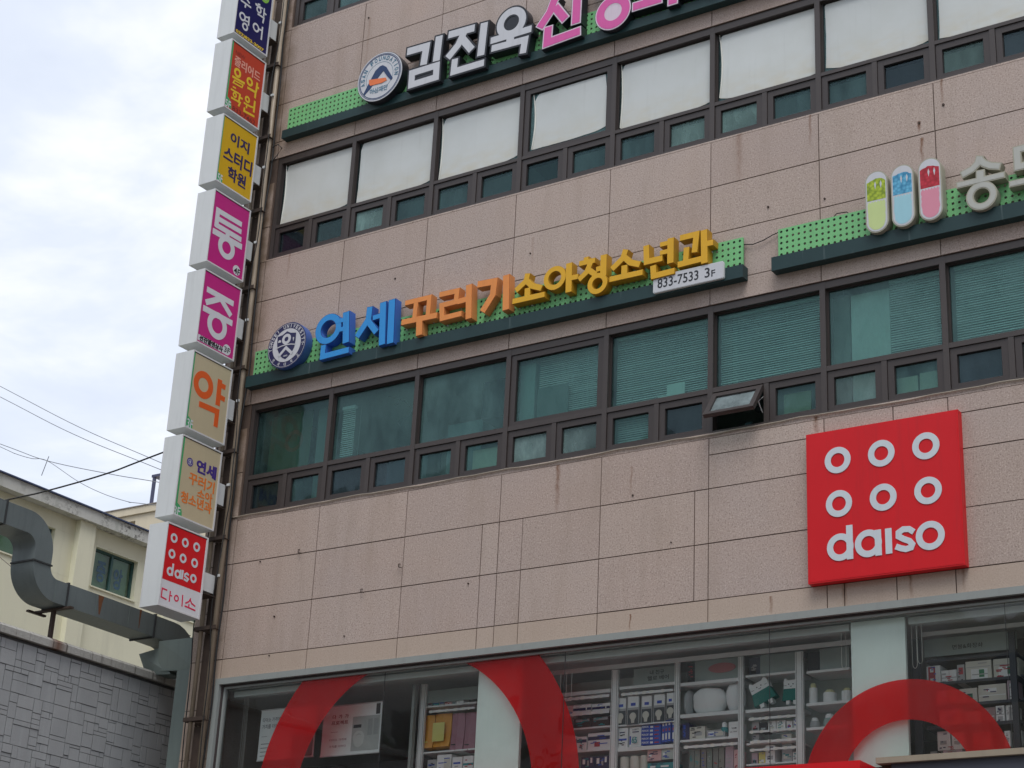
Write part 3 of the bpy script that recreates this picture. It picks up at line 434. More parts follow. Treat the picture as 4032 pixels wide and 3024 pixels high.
for a, b in ((18.1, 18.72), (18.72, 19.35), (19.35, 20.0), (20.0, 20.6), (20.6, 21.0)):
    for x0, x1 in zip([0.0]+xj[:11]+[15.75], xj[:11]+[15.75, XR]): panel(x0, x1, a, b)
for zz in (5.145, 8.967, 12.705, 16.505):
    for k in range(3):
        z1 = {5.145: 6.79, 8.967: 10.53, 12.705: 14.3, 16.505: 18.1}[zz]; h = (z1-zz)/3
        panel(WR+.04, XR, zz+k*h, zz+(k+1)*h)
# small rusty anchors left in the stone
for (x, z, s) in ((2.00, 16.195, .012), (3.70, 15.16, .009), (1.35, 7.52, .012), (4.95, 11.78, .010), (6.50, 8.37, .012), (10.33, 12.36, .016), (10.045, 12.21, .014), (2.85, 11.9, .012), (8.90, 11.55, .012), (8.2, 11.62, .013), (1.02, 8.28, .010), (2.5, 7.15, .009), (1.33, 7.02, .010), (4.3, 7.6, .010), (7.0, 7.75, .008)):
    mb = MB().disc(PF, (x, z), s, -.012, .0, 8); mb.build('anchor_bolt', M_rust, B)
for (x, z) in ((1.66, 8.36), (3.27, 7.97), (2.72, 7.72)):
    MB().tube([(x, .01, z), (x, -.03, z-.01), (x+.006, -.035, z-.05), (x+.05, -.03, z-.062)], .006, 6).build('bent_hook', M_rust, B)

# strip windows --------------------------------------------------------
MW = .033
def pane_obj(x0, x1, z0, z1, y, m, parent):
    return MB().add([(x0,y,z0),(x1,y,z0),(x1,y,z1),(x0,y,z1)], [(0,1,2,3)]).build('pane', m, parent, norm=False)
_pr = random.Random(11)
def pick(gm_): L_ = GV3 if gm_ is M_gl3 else (GV4 if gm_ is M_gl4 else None); return gm_ if L_ is None else L_[_pr.choice((0, 1, 1, 2, 0))]
def sash(x0, x1, z0, z1, wl, wb, wt, yf, yb, yp, gm_, name='window', mo=M_sash):
    mb = MB(); mb.box(x0, x0+wl, yf, yb, z0, z1); mb.box(x1-wl, x1, yf, yb, z0, z1)
    mb.box(x0+wl, x1-wl, yf+.001, yb, z0, z0+wb); mb.box(x0+wl, x1-wl, yf+.001, yb, z1-wt, z1)
    # glazing gasket, a thin dark step inside the sash
    g = .008
    mb.box(x0+wl, x0+wl+g, yp-.014, yp+.01, z0+wb, z1-wt, 1); mb.box(x1-wl-g, x1-wl, yp-.014, yp+.01, z0+wb, z1-wt, 1)
    mb.box(x0+wl+g, x1-wl-g, yp-.014, yp+.01, z0+wb, z0+wb+g*.6, 1); mb.box(x0+wl+g, x1-wl-g, yp-.014, yp+.01, z1-wt-g, z1-wt, 1)
    o = mb.build(name, [mo, M_gasket], B)
    pane_obj(x0+wl, x1-wl, z0+wb, z1-wt, yp, gm_, o); return o
UPPER = {}
def strip(zb, zs, zr0, zr1, zg, zt, gm_, tag_, x_start=.575, k0=1, k1=11, open_at=None):
    fb = MB(); yf, yb = .018, .125
    xm = [xj[k] for k in range(k0, k1)]
    fb.box(x_start, x_start+.06, yf, yb, zb, zt); fb.box(WR-.02, WR+.045, yf, yb, zb, zt)
    for x in xm: fb.box(x-MW, x+MW, yf, yb, zb, zt)
    edges = [x_start+.06] + [v for x in xm for v in (x-MW, x+MW)] + [WR-.02]
    for a, b in zip(edges[0::2], edges[1::2]):
        fb.box(a, b, yf+.003, yb, zb, zs); fb.box(a, b, yf+.003, yb, zr0, zr1); fb.box(a, b, yf+.003, yb, zg, zt)
        c = (a+b)/2 if b-a > 1.0 else None
        if c is None: continue
        fb.box(c-.031, c+.031, yf+.006, yb, zs, zr0)
    fb.build('window_frame', M_frame, B)
    for i, (a, b) in enumerate(zip(edges[0::2], edges[1::2])):
        c = (a+b)/2
        if i == 3: o = sash(a+.006, b-.006, zr1+.003, zg-.003, .075, .05, .07, .034, .095, .07, gm_)
        else: o = sash(a, b, zr1, zg, .016, .014, .016, .075, .105, .092, gm_)
        UPPER[(tag_, i)] = (o, a, b, zr1, zg)
        for j, (p, q) in enumerate(((a, c-.031), (c+.031, b))):
            if open_at == (i, j): continue
            sash(p+.004, q-.004, zs+.003, zr0-.003, .072, .052, .078, .036, .098, .07, pick(gm_))
strip(8.967, 8.990, 9.453, 9.512, 10.445, 10.529, M_gl3, 3, open_at=(5, 0))
strip(12.703, 12.728, 13.178, 13.224, 14.208, 14.299, M_gl4, 4)
strip(16.503, 16.528, 16.98, 17.03, 18.0, 18.098, M_gl4, 5)
# the open awning vent
a, b = xj[5]+MW+.008, (xj[5]+xj[6])/2-.035; hz, hh, th = 9.425, .425, math.radians(36)
mb = MB(); mb.box(0, .06, -.02, .03, -hh, 0); mb.box(b-a-.06, b-a, -.02, .03, -hh, 0); mb.box(.06, b-a-.06, -.019, .03, -hh, -hh+.05); mb.box(.06, b-a-.06, -.019, .03, -.07, 0)
ov = mb.build('window', M_sash, B); ov['label'] = 'small bottom-row vent standing open on its hinges'
pn = MB().add([(.06, .004, -hh+.05), (b-a-.06, .004, -hh+.05), (b-a-.06, .004, -.07), (.06, .004, -.07)], [(0,1,2,3)]).build('pane', glass('open_vent_glass', (.30,.50,.50), 2.0, .8, .08, (.26,.32,.33)), ov, norm=False)  # pale diffuse coat stands in for the sky reflected in this pane
ov.location = (a, .03, hz); ov.rotation_euler = (-th, 0, 0)
MB().tube([(b-.01, .05, hz-.12), (b-.015, -.07, hz-.22), (b-.012, .03, hz-.32)], .005, 6).build('window_stay', M_alu, B)
# left-hand box inside the open vent
tag(bx(8.30-.55, 8.30-.47, .3, .4, 9.01, 9.14).build('box', P_('teal_box', (.05,.10,.11))), 'small dark box just inside the open vent window', 'box')

# faded films stuck on the upper row of panes
def film_sheet(i, cut, lift=0):
    o, a, b, z0, z1 = UPPER[(4, i)]
    if i == 3: a, b, z0, z1 = a+.085, b-.085, z0+.055, z1-.075
    y = .088 if i != 3 else .066
    x0, x1, zb, zt = a+.038, b-.006, z0+.03, z1-.012
    r = random.Random(i*13+5); pts = []
    n = 14
    for k in range(n+1):      # bottom edge, left to right, sagging away from the pane corners
        t = k/n; s = cut[0]*math.exp(-t*9) + cut[1]*math.exp(-(1-t)*9)
        pts.append((x0 + (x1-x0)*t, zb + s + r.uniform(-.003, .003)))
    for k in range(1, 8): pts.append((x1 - cut[2]*math.exp(-abs(k-7)*.9) + r.uniform(-.002, .002), zb + cut[1] + (zt-zb-cut[1])*k/8))
    pts += [(x1-cut[2]-.01, zt-.006), (x1-cut[2]-.03, zt)]
    pts += [(x0+cut[3]+.03, zt-.002), (x0+cut[3], zt-.03)]
    for k in range(7, 0, -1): pts.append((x0 + cut[4]*math.sin(math.pi*k/8) + r.uniform(-.002, .002), zb + cut[0] + (zt-zb-cut[0])*k/8))
    mb = MB(); mb.poly(PF, pts, y-.0015, y+.0015)
    # curled flap along the left and the lower corner
    if cut[4] > .012:
        vs = []; 
        for k in range(9):
            t = k/8; xx = x0 + cut[4]*math.sin(math.pi*t)
            for q in range(4): vs.append((xx - .004 + .022*q/3*math.sin(math.pi*(.15+.8*t)), y-.004-.016*math.sin(math.pi*q/3), zb+cut[0]+(zt-zb-cut[0])*t))
        mb.add(vs, [(4*k+q, 4*k+q+1, 4*k+q+5, 4*k+q+4) for k in range(8) for q in range(3)], 1)
    mb.build('window_film', [M_film, M_filmedge], o)
cuts = [(.005,.06,.0,.03,.02), (.0,.06,.0,.03,.012), (.0,.07,.0,.04,.016), (.0,.05,.02,.05,.03), (.02,.05,.0,.03,.014), (.05,.03,.0,.02,.026), (.06,.05,.0,.0,.01), (.03,.03,.0,.01,.012), (.02,.04,.0,.01,.01), (.03,.02,0,.01,.01), (.02,.02,0,.01,.01)]
for i in range(11):
    if (4, i) in UPPER: film_sheet(i, cuts[i])
M_vis = pm('dark_room_side', (.02,.022,.025), .9)
bx(.7, WR-.05, .35, .36, 13.23, 14.2).build('blackout_curtain', M_vis, B)

# blinds and things behind the third-floor glass
M_slat = P_('blind_slat', (.82,.86,.84))
def blind(x0, x1, z0, z1, label, pitch=.0275, tilt=1.0):
    mb = MB(); n = int((z1-z0)/pitch); w = .0125
    for k in range(n):
        z = z1 - k*pitch; c, s_ = math.cos(tilt), math.sin(tilt)
        jig = random.uniform(-.0012, .0012)
        tl = tilt + random.uniform(-.10, .10); c, s_ = math.cos(tl), math.sin(tl); xm = x0+(x1-x0)*random.uniform(.3, .7); sg = random.uniform(.0, .0035); jig *= 1.6
        mb.add([(x0, .20-w*c, z-w*s_+jig), (xm, .20-w*c, z-w*s_-sg), (x1, .20-w*c, z-w*s_-jig), (x1, .20+w*c, z+w*s_-jig), (xm, .20+w*c, z+w*s_-sg), (x0, .20+w*c, z+w*s_+jig)], [(0,1,4,5), (1,2,3,4)])
    o = mb.build('slats', M_slat, None, norm=False); o['kind'] = 'stuff'
    e_ = empty('window_blind', label, 'blind', group='venetian blinds behind the third-floor windows'); o.parent = e_
    h = bx(x0, x1, .175, .225, z1+.01, z1+.05).build('head_rail', M_slat, e_)
    r_ = MB().tube([((x0+x1)/2+.2, .185, z1), ((x0+x1)/2+.2, .185, z0)], .0015, 5); r_.build('cord', M_slat, e_)
blind(5.04, 6.03, 9.50, 10.42, 'fine pale venetian blind behind the framed sash, left of centre', .026, 1.0)
blind(6.13, 7.41, 9.56, 10.42, 'venetian blind behind the pane directly above and left of the open vent', .0285, 1.0)
blind(7.50, 8.79, 9.56, 10.42, 'venetian blind in the pane directly above the open vent', .0285, 1.0)
blind(9.55, 10.19, 9.56, 10.42, 'narrow venetian blind covering only the right half of its pane beside a pale panel', .0285, 1.0)
blind(10.29, 11.58, 9.56, 10.42, 'venetian blind at the right edge of the photo, above the dark vents', .0285, 1.0)
blind(2.01, 2.22, 9.58, 10.25, 'narrow strip of venetian blind at the left edge of the second large pane', .0285, 1.0)
blind(6.16, 6.70, 9.00, 9.40, 'little venetian blind in a bottom-row vent under the second blind', .027, 1.0)
M_teal = P_('pale_board', (.80,.84,.80)); M_gboard = P_('grey_board', (.22,.23,.21))
tag(bx(9.08, 9.53, .24, .26, 9.02, 10.40).build('room_divider', M_teal), 'pale tall board standing inside the glass left of the half-width blind', 'board')
tag(bx(8.86, 9.06, .26, .28, 9.02, 10.43).build('room_divider', M_gboard), 'grey narrow board inside the glass at the left edge of the same pane', 'board')
tag(bx(4.78, 4.99, .18, .30, 9.00, 10.36).build('cabinet', P_('teal_cabinet', (.30,.42,.40))), 'pale cabinet side behind the left part of the framed sash', 'cabinet')
tag(bx(5.06, 5.50, .14, .145, 9.50, 9.99).build('notice_sheet', P_('dull_sheet', (.16,.21,.20))), 'dark square sheet behind the lower left of the framed sash', 'sheet')
tag(bx(6.84, 7.075, .13, .135, 9.56, 9.71).build('notice_sheet', M_teal), 'pale paper sheet standing on the rail in front of the second blind', 'sheet')
tag(bx(6.72, 6.90, .135, .14, 9.53, 9.58).build('folder', M_teal), 'low pale folder lying left of the paper sheet behind the second blind', 'folder')
tag(bx(4.15, 4.60, .15, .3, 9.03, 9.34).build('carton', P_('pale_carton', (.62,.62,.50))), 'pale carton filling a bottom-row vent below the third large pane', 'carton')
tag(bx(8.30, 8.62, .16, .19, 9.01, 9.33).build('picture_frame', P_('olive_panel', (.30,.34,.20))), 'olive framed panel leaning inside the vent right of the open one', 'picture')
tag(bx(9.62, 9.85, .15, .3, 9.02, 9.27).build('carton', P_('cream_carton', (.60,.58,.46))), 'cream carton in the vent below the half-width blind, left one of two', 'carton')
tag(bx(9.87, 10.12, .16, .3, 9.02, 9.29).build('carton', P_('cream_carton2', (.56,.55,.44))), 'cream carton in the vent below the half-width blind, right one of two', 'carton')
tag(bx(5.25, 5.33, .15, .25, 9.02, 9.26).build('file_box', P_('teal_file', (.12,.20,.22))), 'upright dark file box inside the vent under the framed sash', 'box')
# first bay: back of a hung sign sheet, column and a trailing wire
t_ = empty('hanging_poster', 'green-brown back of a poster hung inside the leftmost large pane', 'poster')
mb = MB().poly(PF, [(.70, 9.53), (1.40, 9.53), (1.42, 10.42), (1.20, 10.43), (.70, 10.42)], .30, .304); mb.build('sheet', P_('poster_back', (.085,.115,.06)), t_)
MB().ring(PF, (1.12, 10.02), .10, .155, .296, .299, 30).build('printed_ring', P_('poster_ring', (.20,.10,.05)), t_)
tag(bx(1.47, 1.62, .35, .6, 8.98, 10.43).build('inner_column', P_('room_column', (.24,.28,.27))), 'pale column just inside the leftmost large pane', 'column')
cp = [(2.75,10.32),(2.95,10.25),(2.86,10.18),(3.02,10.22),(3.10,10.12),(3.16,10.04),(3.02,9.99),(2.93,9.93),(2.98,9.86)]
tag(MB().tube([(x, .18, z) for x, z in cp], .006, 6).build('loose_wire', M_cable), 'thin dark wire dangling inside the second large pane from the left', 'wire')
tag(bx(4.0, 4.62, .5, .9, 9.9, 10.40).build('wall_cabinet', P_('dark_cabinet', (.03,.035,.045))), 'dark cabinet high inside the third large pane from the left', 'cabinet')
tag(MB().disc(lambda u, v, d: (u, v, d), (9.05-.35, 1.0), .11, 14.52, 14.59, 24).build('ceiling_lamp', P_('lamp_white', (.8,.82,.8))), 'round white ceiling lamp seen through a fourth-floor vent', 'lamp')
tag(bx(3.42, 3.95, .6, 1.1, 8.97, 9.95).build('cabinet', P_('teal_grey_cabinet', (.22,.30,.31))), 'grey cabinet low inside the third large pane from the left', 'cabinet')
tag(bx(2.25, 2.9, .9, 1.2, 8.97, 9.85).build('partition', P_('slate_partition', (.12,.17,.19))), 'slate partition low inside the second large pane from the left', 'partition')
tag(bx(7.62, 7.70, .24, .9, 9.5, 10.43).build('inner_column', P_('blue_column', (.2,.26,.27))), 'dim column behind the blind above the open vent', 'column')
# conduit along the third-floor sill and building cables
def wav(x0, x1, z, y, amp, n=60, seed=1, r=.008):
    rr = random.Random(seed); ph = [rr.uniform(0, 6) for _ in range(4)]
    return [(x0+(x1-x0)*i/n, y, z + amp*(math.sin(i*.31+ph[0])+.6*math.sin(i*.83+ph[1])+.3*math.sin(i*1.7+ph[2]))) for i in range(n+1)]
tag(MB().tube(wav(.36, 13.5, 8.945, -.010, .007, 130, 3), .009, 6).build('cable', M_beige), 'thin beige cable running along the sill under the third-floor windows', 'cable')

tag(MB().tube([(7.90, -.02, 11.20), (8.02, -.03, 11.17), (8.15, -.03, 11.19), (8.26, -.03, 11.23), (8.37, -.02, 11.26)], .006, 6).build('cable', M_cable), 'short black cable linking the two green sign panels', 'cable')
tag(MB().tube([(.50, -.08, 14.2), (.60, -.06, 14.32), (.66, -.05, 14.42), (.58, -.05, 14.5), (.50, -.08, 14.46)], .007, 6).build('cable', M_cable), 'black cable loop below the left end of the top sign', 'cable')
tag(MB().tube([(9.0, -.03, 11.26), (9.06, -.05, 11.30), (9.18, -.05, 11.29), (9.22, -.04, 11.25)], .006, 6).build('cable', M_cable), 'small black cable loop on the upper edge of the right green panel', 'cable')
# ------------------------------------------------------------------ signs with free-standing letters
def perforated(x0, x1, z0, z1, y, parent, rows=5, r=.0165):
    pitch = (z1-z0)/rows; n = max(1, round((x1-x0)/pitch)); px = (x1-x0)/n; mb = MB()
    for i in range(n):
        for j in range(rows):
            cx, cz = x0+(i+.5)*px, z0+(j+.5)*pitch; sq = []; oc = []
            for k in range(8):
                a = math.pi/8 + k*math.pi/4; oc.append((cx+r*math.cos(a), cz+r*math.sin(a)))
            cn_ = [(cx+px/2, cz+pitch/2), (cx-px/2, cz+pitch/2), (cx-px/2, cz-pitch/2), (cx+px/2, cz-pitch/2)]
            v = [PF(u, w, y) for u, w in oc+cn_]
            f = [(0,8,1), (1,8,9,2), (2,9,3), (3,9,10,4), (4,10,5), (5,10,11,6), (6,11,7), (7,11,8,0)]
            mb.add(v, f)
            v2 = [PF(u, w, y) for u, w in oc] + [PF(u, w, y+.004) for u, w in oc]
            mb.add(v2, [(k, (k+1) % 8, (k+1) % 8+8, k+8) for k in range(8)])
    # folded rims
    mb.box(x0, x1, y, y+.03, z1, z1+.002); mb.box(x0-.002, x0, y, y+.03, z0, z1); mb.box(x1, x1+.002, y, y+.03, z0, z1)
    o = mb.build('perforated_panel', M_green, parent, norm=False)
    mb = MB(); mb.box(x0+.01, x1-.01, y+.006, y+.03, z1-pitch, z1-.004); mb.box(x0+.01, x0+px, y+.0065, y+.03, z0, z1-pitch-.001); mb.box(x1-px, x1-.01, y+.0065, y+.03, z0, z1-pitch-.001)
    mb.box(x0+.01, x1-.01, y+.0065, y+.03, z0+.0, z0+.012)
    mb.build('panel_bracket', M_black, parent)
def letter(parent, data, mats, face_d, back_d=-.066, grow=.0, extra=None, label=None):
    """mats: [side, face] or [side, rim, face]"""
    mb = MB()
    if len(mats) == 2:
        strokes(mb, PF, data, back_d, face_d+.003, grow, 0); strokes(mb, PF, data, face_d+.0035, face_d, -.014 if grow < .03 else 0, 1)
    else:
        strokes(mb, PF, data, back_d, face_d+.006, grow+(.014 if grow > .03 else .004), 0); strokes(mb, PF, data, face_d+.0065, face_d+.003, grow, 1); strokes(mb, PF, data, face_d+.0035, face_d, 0, 2)
    if extra: extra(mb)
    o = mb.build('letter', mats, parent)
    if label: o['label'] = label
    return o
def arc_text(mb, c, r, a_mid, body, h, d, step, mi=0, inward=False, off=.012):
    n = len(body)
    for i, ch in enumerate(body):
        if ch == ' ': continue
        t = (i-(n-1)/2)*step; a = a_mid - t if not inward else a_mid + t
        x, z = c[0]+r*math.cos(a), c[1]+r*math.sin(a)
        rot = a-math.pi/2 if not inward else a+math.pi/2
        text(mb, PF, ch, x-h*.36, z-h/2, x+h*.36, z+h/2, d, mi, off, rot, keep=(ch in 'I'))
    return mb
# -- top sign
s1 = empty('shop_sign', 'green-backed sign with white and pink block letters, above the papered windows', 'sign')
bx(.70, 11.9, -.125, -.002, 14.525, 14.655).build('sign_beam', M_beam, s1)
perforated(.735, 11.8, 14.668, 15.03, -.062, s1)
fd = -.205
def fill_uk(mb): mb.disc(PF, LET['uk'][0][2], .12, -.1, fd+.008, 30, 0)
def fill_gim(mb): mb.poly(PF, LET['gim'][2][2], -.1, fd+.008, 0)
letter(s1, LET['gim'], [M_dark, M_white], fd, grow=.052, extra=fill_gim); letter(s1, LET['jin'], [M_dark, M_white], fd, grow=.052); letter(s1, LET['uk'], [M_dark, M_white], fd, grow=.052, extra=fill_uk)
for k in ('sin', 'gyeong', 'oe', 'gwa'):
    ex = (lambda mb: mb.disc(PF, LET['gyeong'][0][2], .135, -.1, fd+.0045, 30, 1)) if k == 'gyeong' else None
    letter(s1, LET[k], [M_dark, M_rim, M_pink], fd, grow=.034, extra=ex)
E1 = (2.478, 14.957)
mb = MB(); mb.disc(PF, E1, .385, -.066, -.222, 56, 1, 1); mb.disc(PF, E1, .378, -.222, -.228, 56, 0)
mb.ring(PF, E1, .352, .360, -.226, -.230, 56, 2); mb.ring(PF, E1, .332, .344, -.226, -.230, 56, 2); mb.ring(PF, E1, .226, .231, -.226, -.230, 50, 3)
arc_text(mb, E1, .288, math.radians(93), 'ASAN FOUNDATION', .068, -.2305, math.radians(14.2), 3, off=.035)
text(mb, PF, '\uc544\uc0b0\uc7ac\ub2e8', 2.33, 14.705, 2.635, 14.795, -.2305, 3, .02)
mb.poly(PF, ASAN[0], -.228, -.2325, 2); mb.poly(PF, ASAN[1], -.2326, -.235, 4)
mb.build('emblem', [M_white, M_dark, M_emb, M_tealink, M_asor], s1)
for k in ('yeon','se','kku','reo','gi','so','a','cheong','so2','nyeon','gwa2'):
    LET[k] = [(q[0], q[1]*.87) + tuple(q[2:]) for q in LET[k]]
# -- middle sign
s2 = empty('shop_sign', 'green-backed sign with blue, orange and yellow block letters and a navy emblem', 'sign')
bx(.54, 7.94, -.13, -.002, 10.735, 10.895).build('sign_beam', M_beam, s2)
perforated(.600, 7.905, 10.905, 11.272, -.062, s2)
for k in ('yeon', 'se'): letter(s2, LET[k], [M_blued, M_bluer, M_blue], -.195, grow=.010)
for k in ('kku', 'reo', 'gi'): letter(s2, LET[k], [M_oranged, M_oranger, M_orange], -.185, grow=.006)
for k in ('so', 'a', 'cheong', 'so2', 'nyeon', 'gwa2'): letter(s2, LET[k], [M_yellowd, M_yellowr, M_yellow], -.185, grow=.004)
E2 = (1.266, 11.187); R2 = .331
mb = MB(); mb.disc(PF, E2, R2, -.066, -.195, 56, 4, 4); mb.disc(PF, E2, R2-.004, -.195, -.199, 56, 0); mb.ring(PF, E2, R2-.022, R2-.017, -.197, -.2005, 56, 1)
mb.disc(PF, E2, .240, -.198, -.2012, 50, 1)
arc_text(mb, E2, .277, math.radians(92), 'YONSEI UNIVERSITY', .052, -.2012, math.radians(11.8), 1, off=.03)
arc_text(mb, E2, .277, math.radians(270), '\uc5f0\uc138\ub300\ud559\uad50', .052, -.2012, math.radians(24), 1, inward=True, off=.02)
for a_ in (178, 2): mb.disc(PF, (E2[0]+.277*math.cos(math.radians(a_-10)), E2[1]+.277*math.sin(math.radians(a_-10))), .009, -.198, -.2015, 10, 1)
sh = [(1.09, 11.345), (1.176, 11.355), (1.252, 11.399), (1.32, 11.363), (1.418, 11.345), (1.421, 11.223), (1.410, 11.13), (1.374, 11.062), (1.31, 11.0), (1.266, 10.973), (1.21, 11.005), (1.154, 11.061), (1.105, 11.159), (1.091, 11.245)]
sh = [(E2[0]+(a-E2[0])*.96, E2[1]+(b-E2[1])*.96) for a, b in sh]
mb.poly(PF, sh, -.2015, -.2035, 0)
mb.ring(PF, (1.256, 11.275), .034, .076, -.203, -.206, 36, 1)
mb.line(PF, [(1.148, 11.045), (1.262, 11.150), (1.378, 11.045)], .040, -.203, -.2062, False, 1)
mb.line(PF, [(1.096, 11.168), (1.18, 11.187), (1.25, 11.192), (1.34, 11.187), (1.420, 11.168)], .014, -.203, -.2066, False, 1)
mb.poly(PF, [(1.115, 11.245), (1.165, 11.245), (1.163, 11.272), (1.14, 11.284), (1.117, 11.272)], -.203, -.2055, 1); mb.poly(PF, [(1.372, 11.285), (1.39, 11.27), (1.378, 11.22), (1.365, 11.27)], -.203, -.2055, 1)
text(mb, PF, '1885', 1.232, 11.020, 1.302, 11.043, -.2072, 1, .02)
mb.build('emblem', [M_navy, M_white, M_emb, M_navy, pm('emblem_side_blue', (.05,.11,.34), .4)], s2)
# phone plate
mb = MB(); r_ = .02; x0, x1, z0, z1 = 6.80, 7.715, 10.755, 10.972
rp = [(x0+r_+r_*math.cos(math.radians(a)), z0+r_+r_*math.sin(math.radians(a))) for a in (180, 210, 240, 270)] + [(x1-r_+r_*math.cos(math.radians(a)), z0+r_+r_*math.sin(math.radians(a))) for a in (270, 300, 330, 360)] + [(x1-r_+r_*math.cos(math.radians(a)), z1-r_+r_*math.sin(math.radians(a))) for a in (0, 30, 60, 90)] + [(x0+r_+r_*math.cos(math.radians(a)), z1-r_+r_*math.sin(math.radians(a))) for a in (90, 120, 150, 180)]
mb.poly(PF, rp, -.131, -.165, 1); mb.poly(PF, [(7.2575+(a-7.2575)*.985, 10.8635+(b-10.8635)*.94) for a, b in rp], -.165, -.168, 0)
text(mb, PF, '833-7533', 6.860, 10.803, 7.395, 10.928, -.1695, 2, .012); text(mb, PF, '3', 7.475, 10.803, 7.54, 10.928, -.1695, 2, .012); text(mb, PF, 'F', 7.56, 10.803, 7.61, 10.885, -.1695, 2, .012)
mb.build('phone_plate', [M_white, M_bwhite, M_dark], s2)
# small white pixel lamps poking from the panel round the yellow letters
mb = MB()
for k in LET:
    if k in ('so', 'a', 'cheong', 'so2', 'nyeon', 'gwa2', 'kku', 'reo'):
        for st in LET[k]:
            if st[0] == 'l':
                for (u, v) in st[2]:
                    if v < 11.35 and random.random() < .5: mb.disc(PF, (u+random.uniform(.01,.05), v-.065), .008, -.062, -.09, 6)
mb.build('led_dots', M_white, s2)['kind'] = 'stuff'
# -- right sign
s3 = empty('shop_sign', 'green-backed sign at the right with three capsule shapes and cream block letters', 'sign')
bx(8.295, 13.2, -.13, -.002, 10.725, 10.895).build('sign_beam', M_beam, s3)
perforated(8.352, 13.1, 10.905, 11.262, -.062, s3)
for k in ('song', 'do'): LET[k] = [(q[0], q[1]*.88) + tuple(q[2:]) for q in LET[k]]
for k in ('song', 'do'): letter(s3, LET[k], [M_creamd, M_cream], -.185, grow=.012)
def granules(name, c1, c2):
    t = NT(name); p = t.pos(); v = t.n('ShaderNodeTexVoronoi'); v.inputs['Scale'].default_value = 24; t.l(p, v.inputs['Vector'])
    t.bsdf(t.mix(t.ramp(v.outputs['Distance'], (0.15, 0), (0.75, 1)), c1, c2), .35); return t.m
caps = [(9.592, (.42,.52,.03), (.17,.25,.01), (.50,.60,.26), 'lime green'), (9.893, (.12,.42,.62), (.03,.2,.36), (.30,.54,.62), 'sky blue'), (10.205, (.50,.02,.04), (.3,.005,.015), (.62,.24,.32), 'red and pink')]
for cx, c1, c2, c3, nm in caps:
    zc0, zc1, hw = 10.885, 11.615, .118
    def stad(s, grow=0): return [(cx+(hw+grow)*math.cos(a), zc1-hw+(hw+grow)*math.sin(a)) for a in [math.pi*k/14 for k in range(15)]] + [(cx-(hw+grow)*math.cos(a), zc0+hw-(hw+grow)*math.sin(a)) for a in [math.pi*k/14 for k in range(15)]]
    mb = MB(); mb.poly(PF, stad(0, .014), -.066, -.192, 0); mb.poly(PF, stad(0), -.192, -.195, 1)
    zm = 11.27; r_ = random.Random(int(cx*100))
    up = [(cx-.108, zm)] + [(cx-.108+.216*k/10, 11.49+.018*r_.random()+.03*math.sin(math.pi*k/10)) for k in range(11)] + [(cx+.108, zm)]
    lo = [(cx-.100+r_.uniform(-.006,.006), zm-.03-.03*k) for k in range(8)] + [(cx+.095*math.cos(math.pi+math.pi*k/10)*(1+r_.uniform(-.05,.05)), 11.0+.095*math.sin(math.pi+math.pi*k/10)) for k in range(11)] + [(cx+.100+r_.uniform(-.006,.006), zm-.03-.03*k) for k in range(7, -1, -1)]
    tp = [(cx+.1-.2*k/12, zm-.02+(.012 if k % 2 else -.012)) for k in range(13)]
    mb.poly(PF, up, -.195, -.1962, 2); mb.poly(PF, lo+tp, -.195, -.1966, 3)
    for dx in (-.01, .055): mb.poly(PF, [(cx+dx, 11.50), (cx+dx+.012, 11.46), (cx+dx, 11.40), (cx+dx-.012, 11.46)], -.1964, -.1972, 1)
    o = mb.build('capsule', [M_creamd, M_white, granules('granules_'+nm.replace(' ', '_'), c1, c2), P_('capsule_lower_'+nm.replace(' ', '_'), c3)], s3); o['label'] = nm + ' capsule shape'

# -- big square shop sign
s4 = empty('shop_sign', 'large square red sign with six white rings and a white five-letter name', 'sign')
mb = MB(); mb.box(8.675, 10.36, -.105, -.001, 7.045, 8.70); mb.build('sign_box', M_red, s4)
mb = MB(); x0, x1, z0, z1 = 8.690, 10.345, 7.060, 8.685; mb.box(x0, x1, -.1085, -.105, z0, z1); mb.build('sign_face', M_red, s4)
for rg in LET['rings']: MB().ring(PF, rg[2], rg[3]-.034, rg[3]+.034, -.1085, -.116, 48).build('ring_mark', M_lwhite, s4)
for k in ('dd', 'da', 'di', 'ds', 'do2'): strokes(MB(), PF, LET[k], -.1085, -.116).build('letter', M_lwhite, s4)

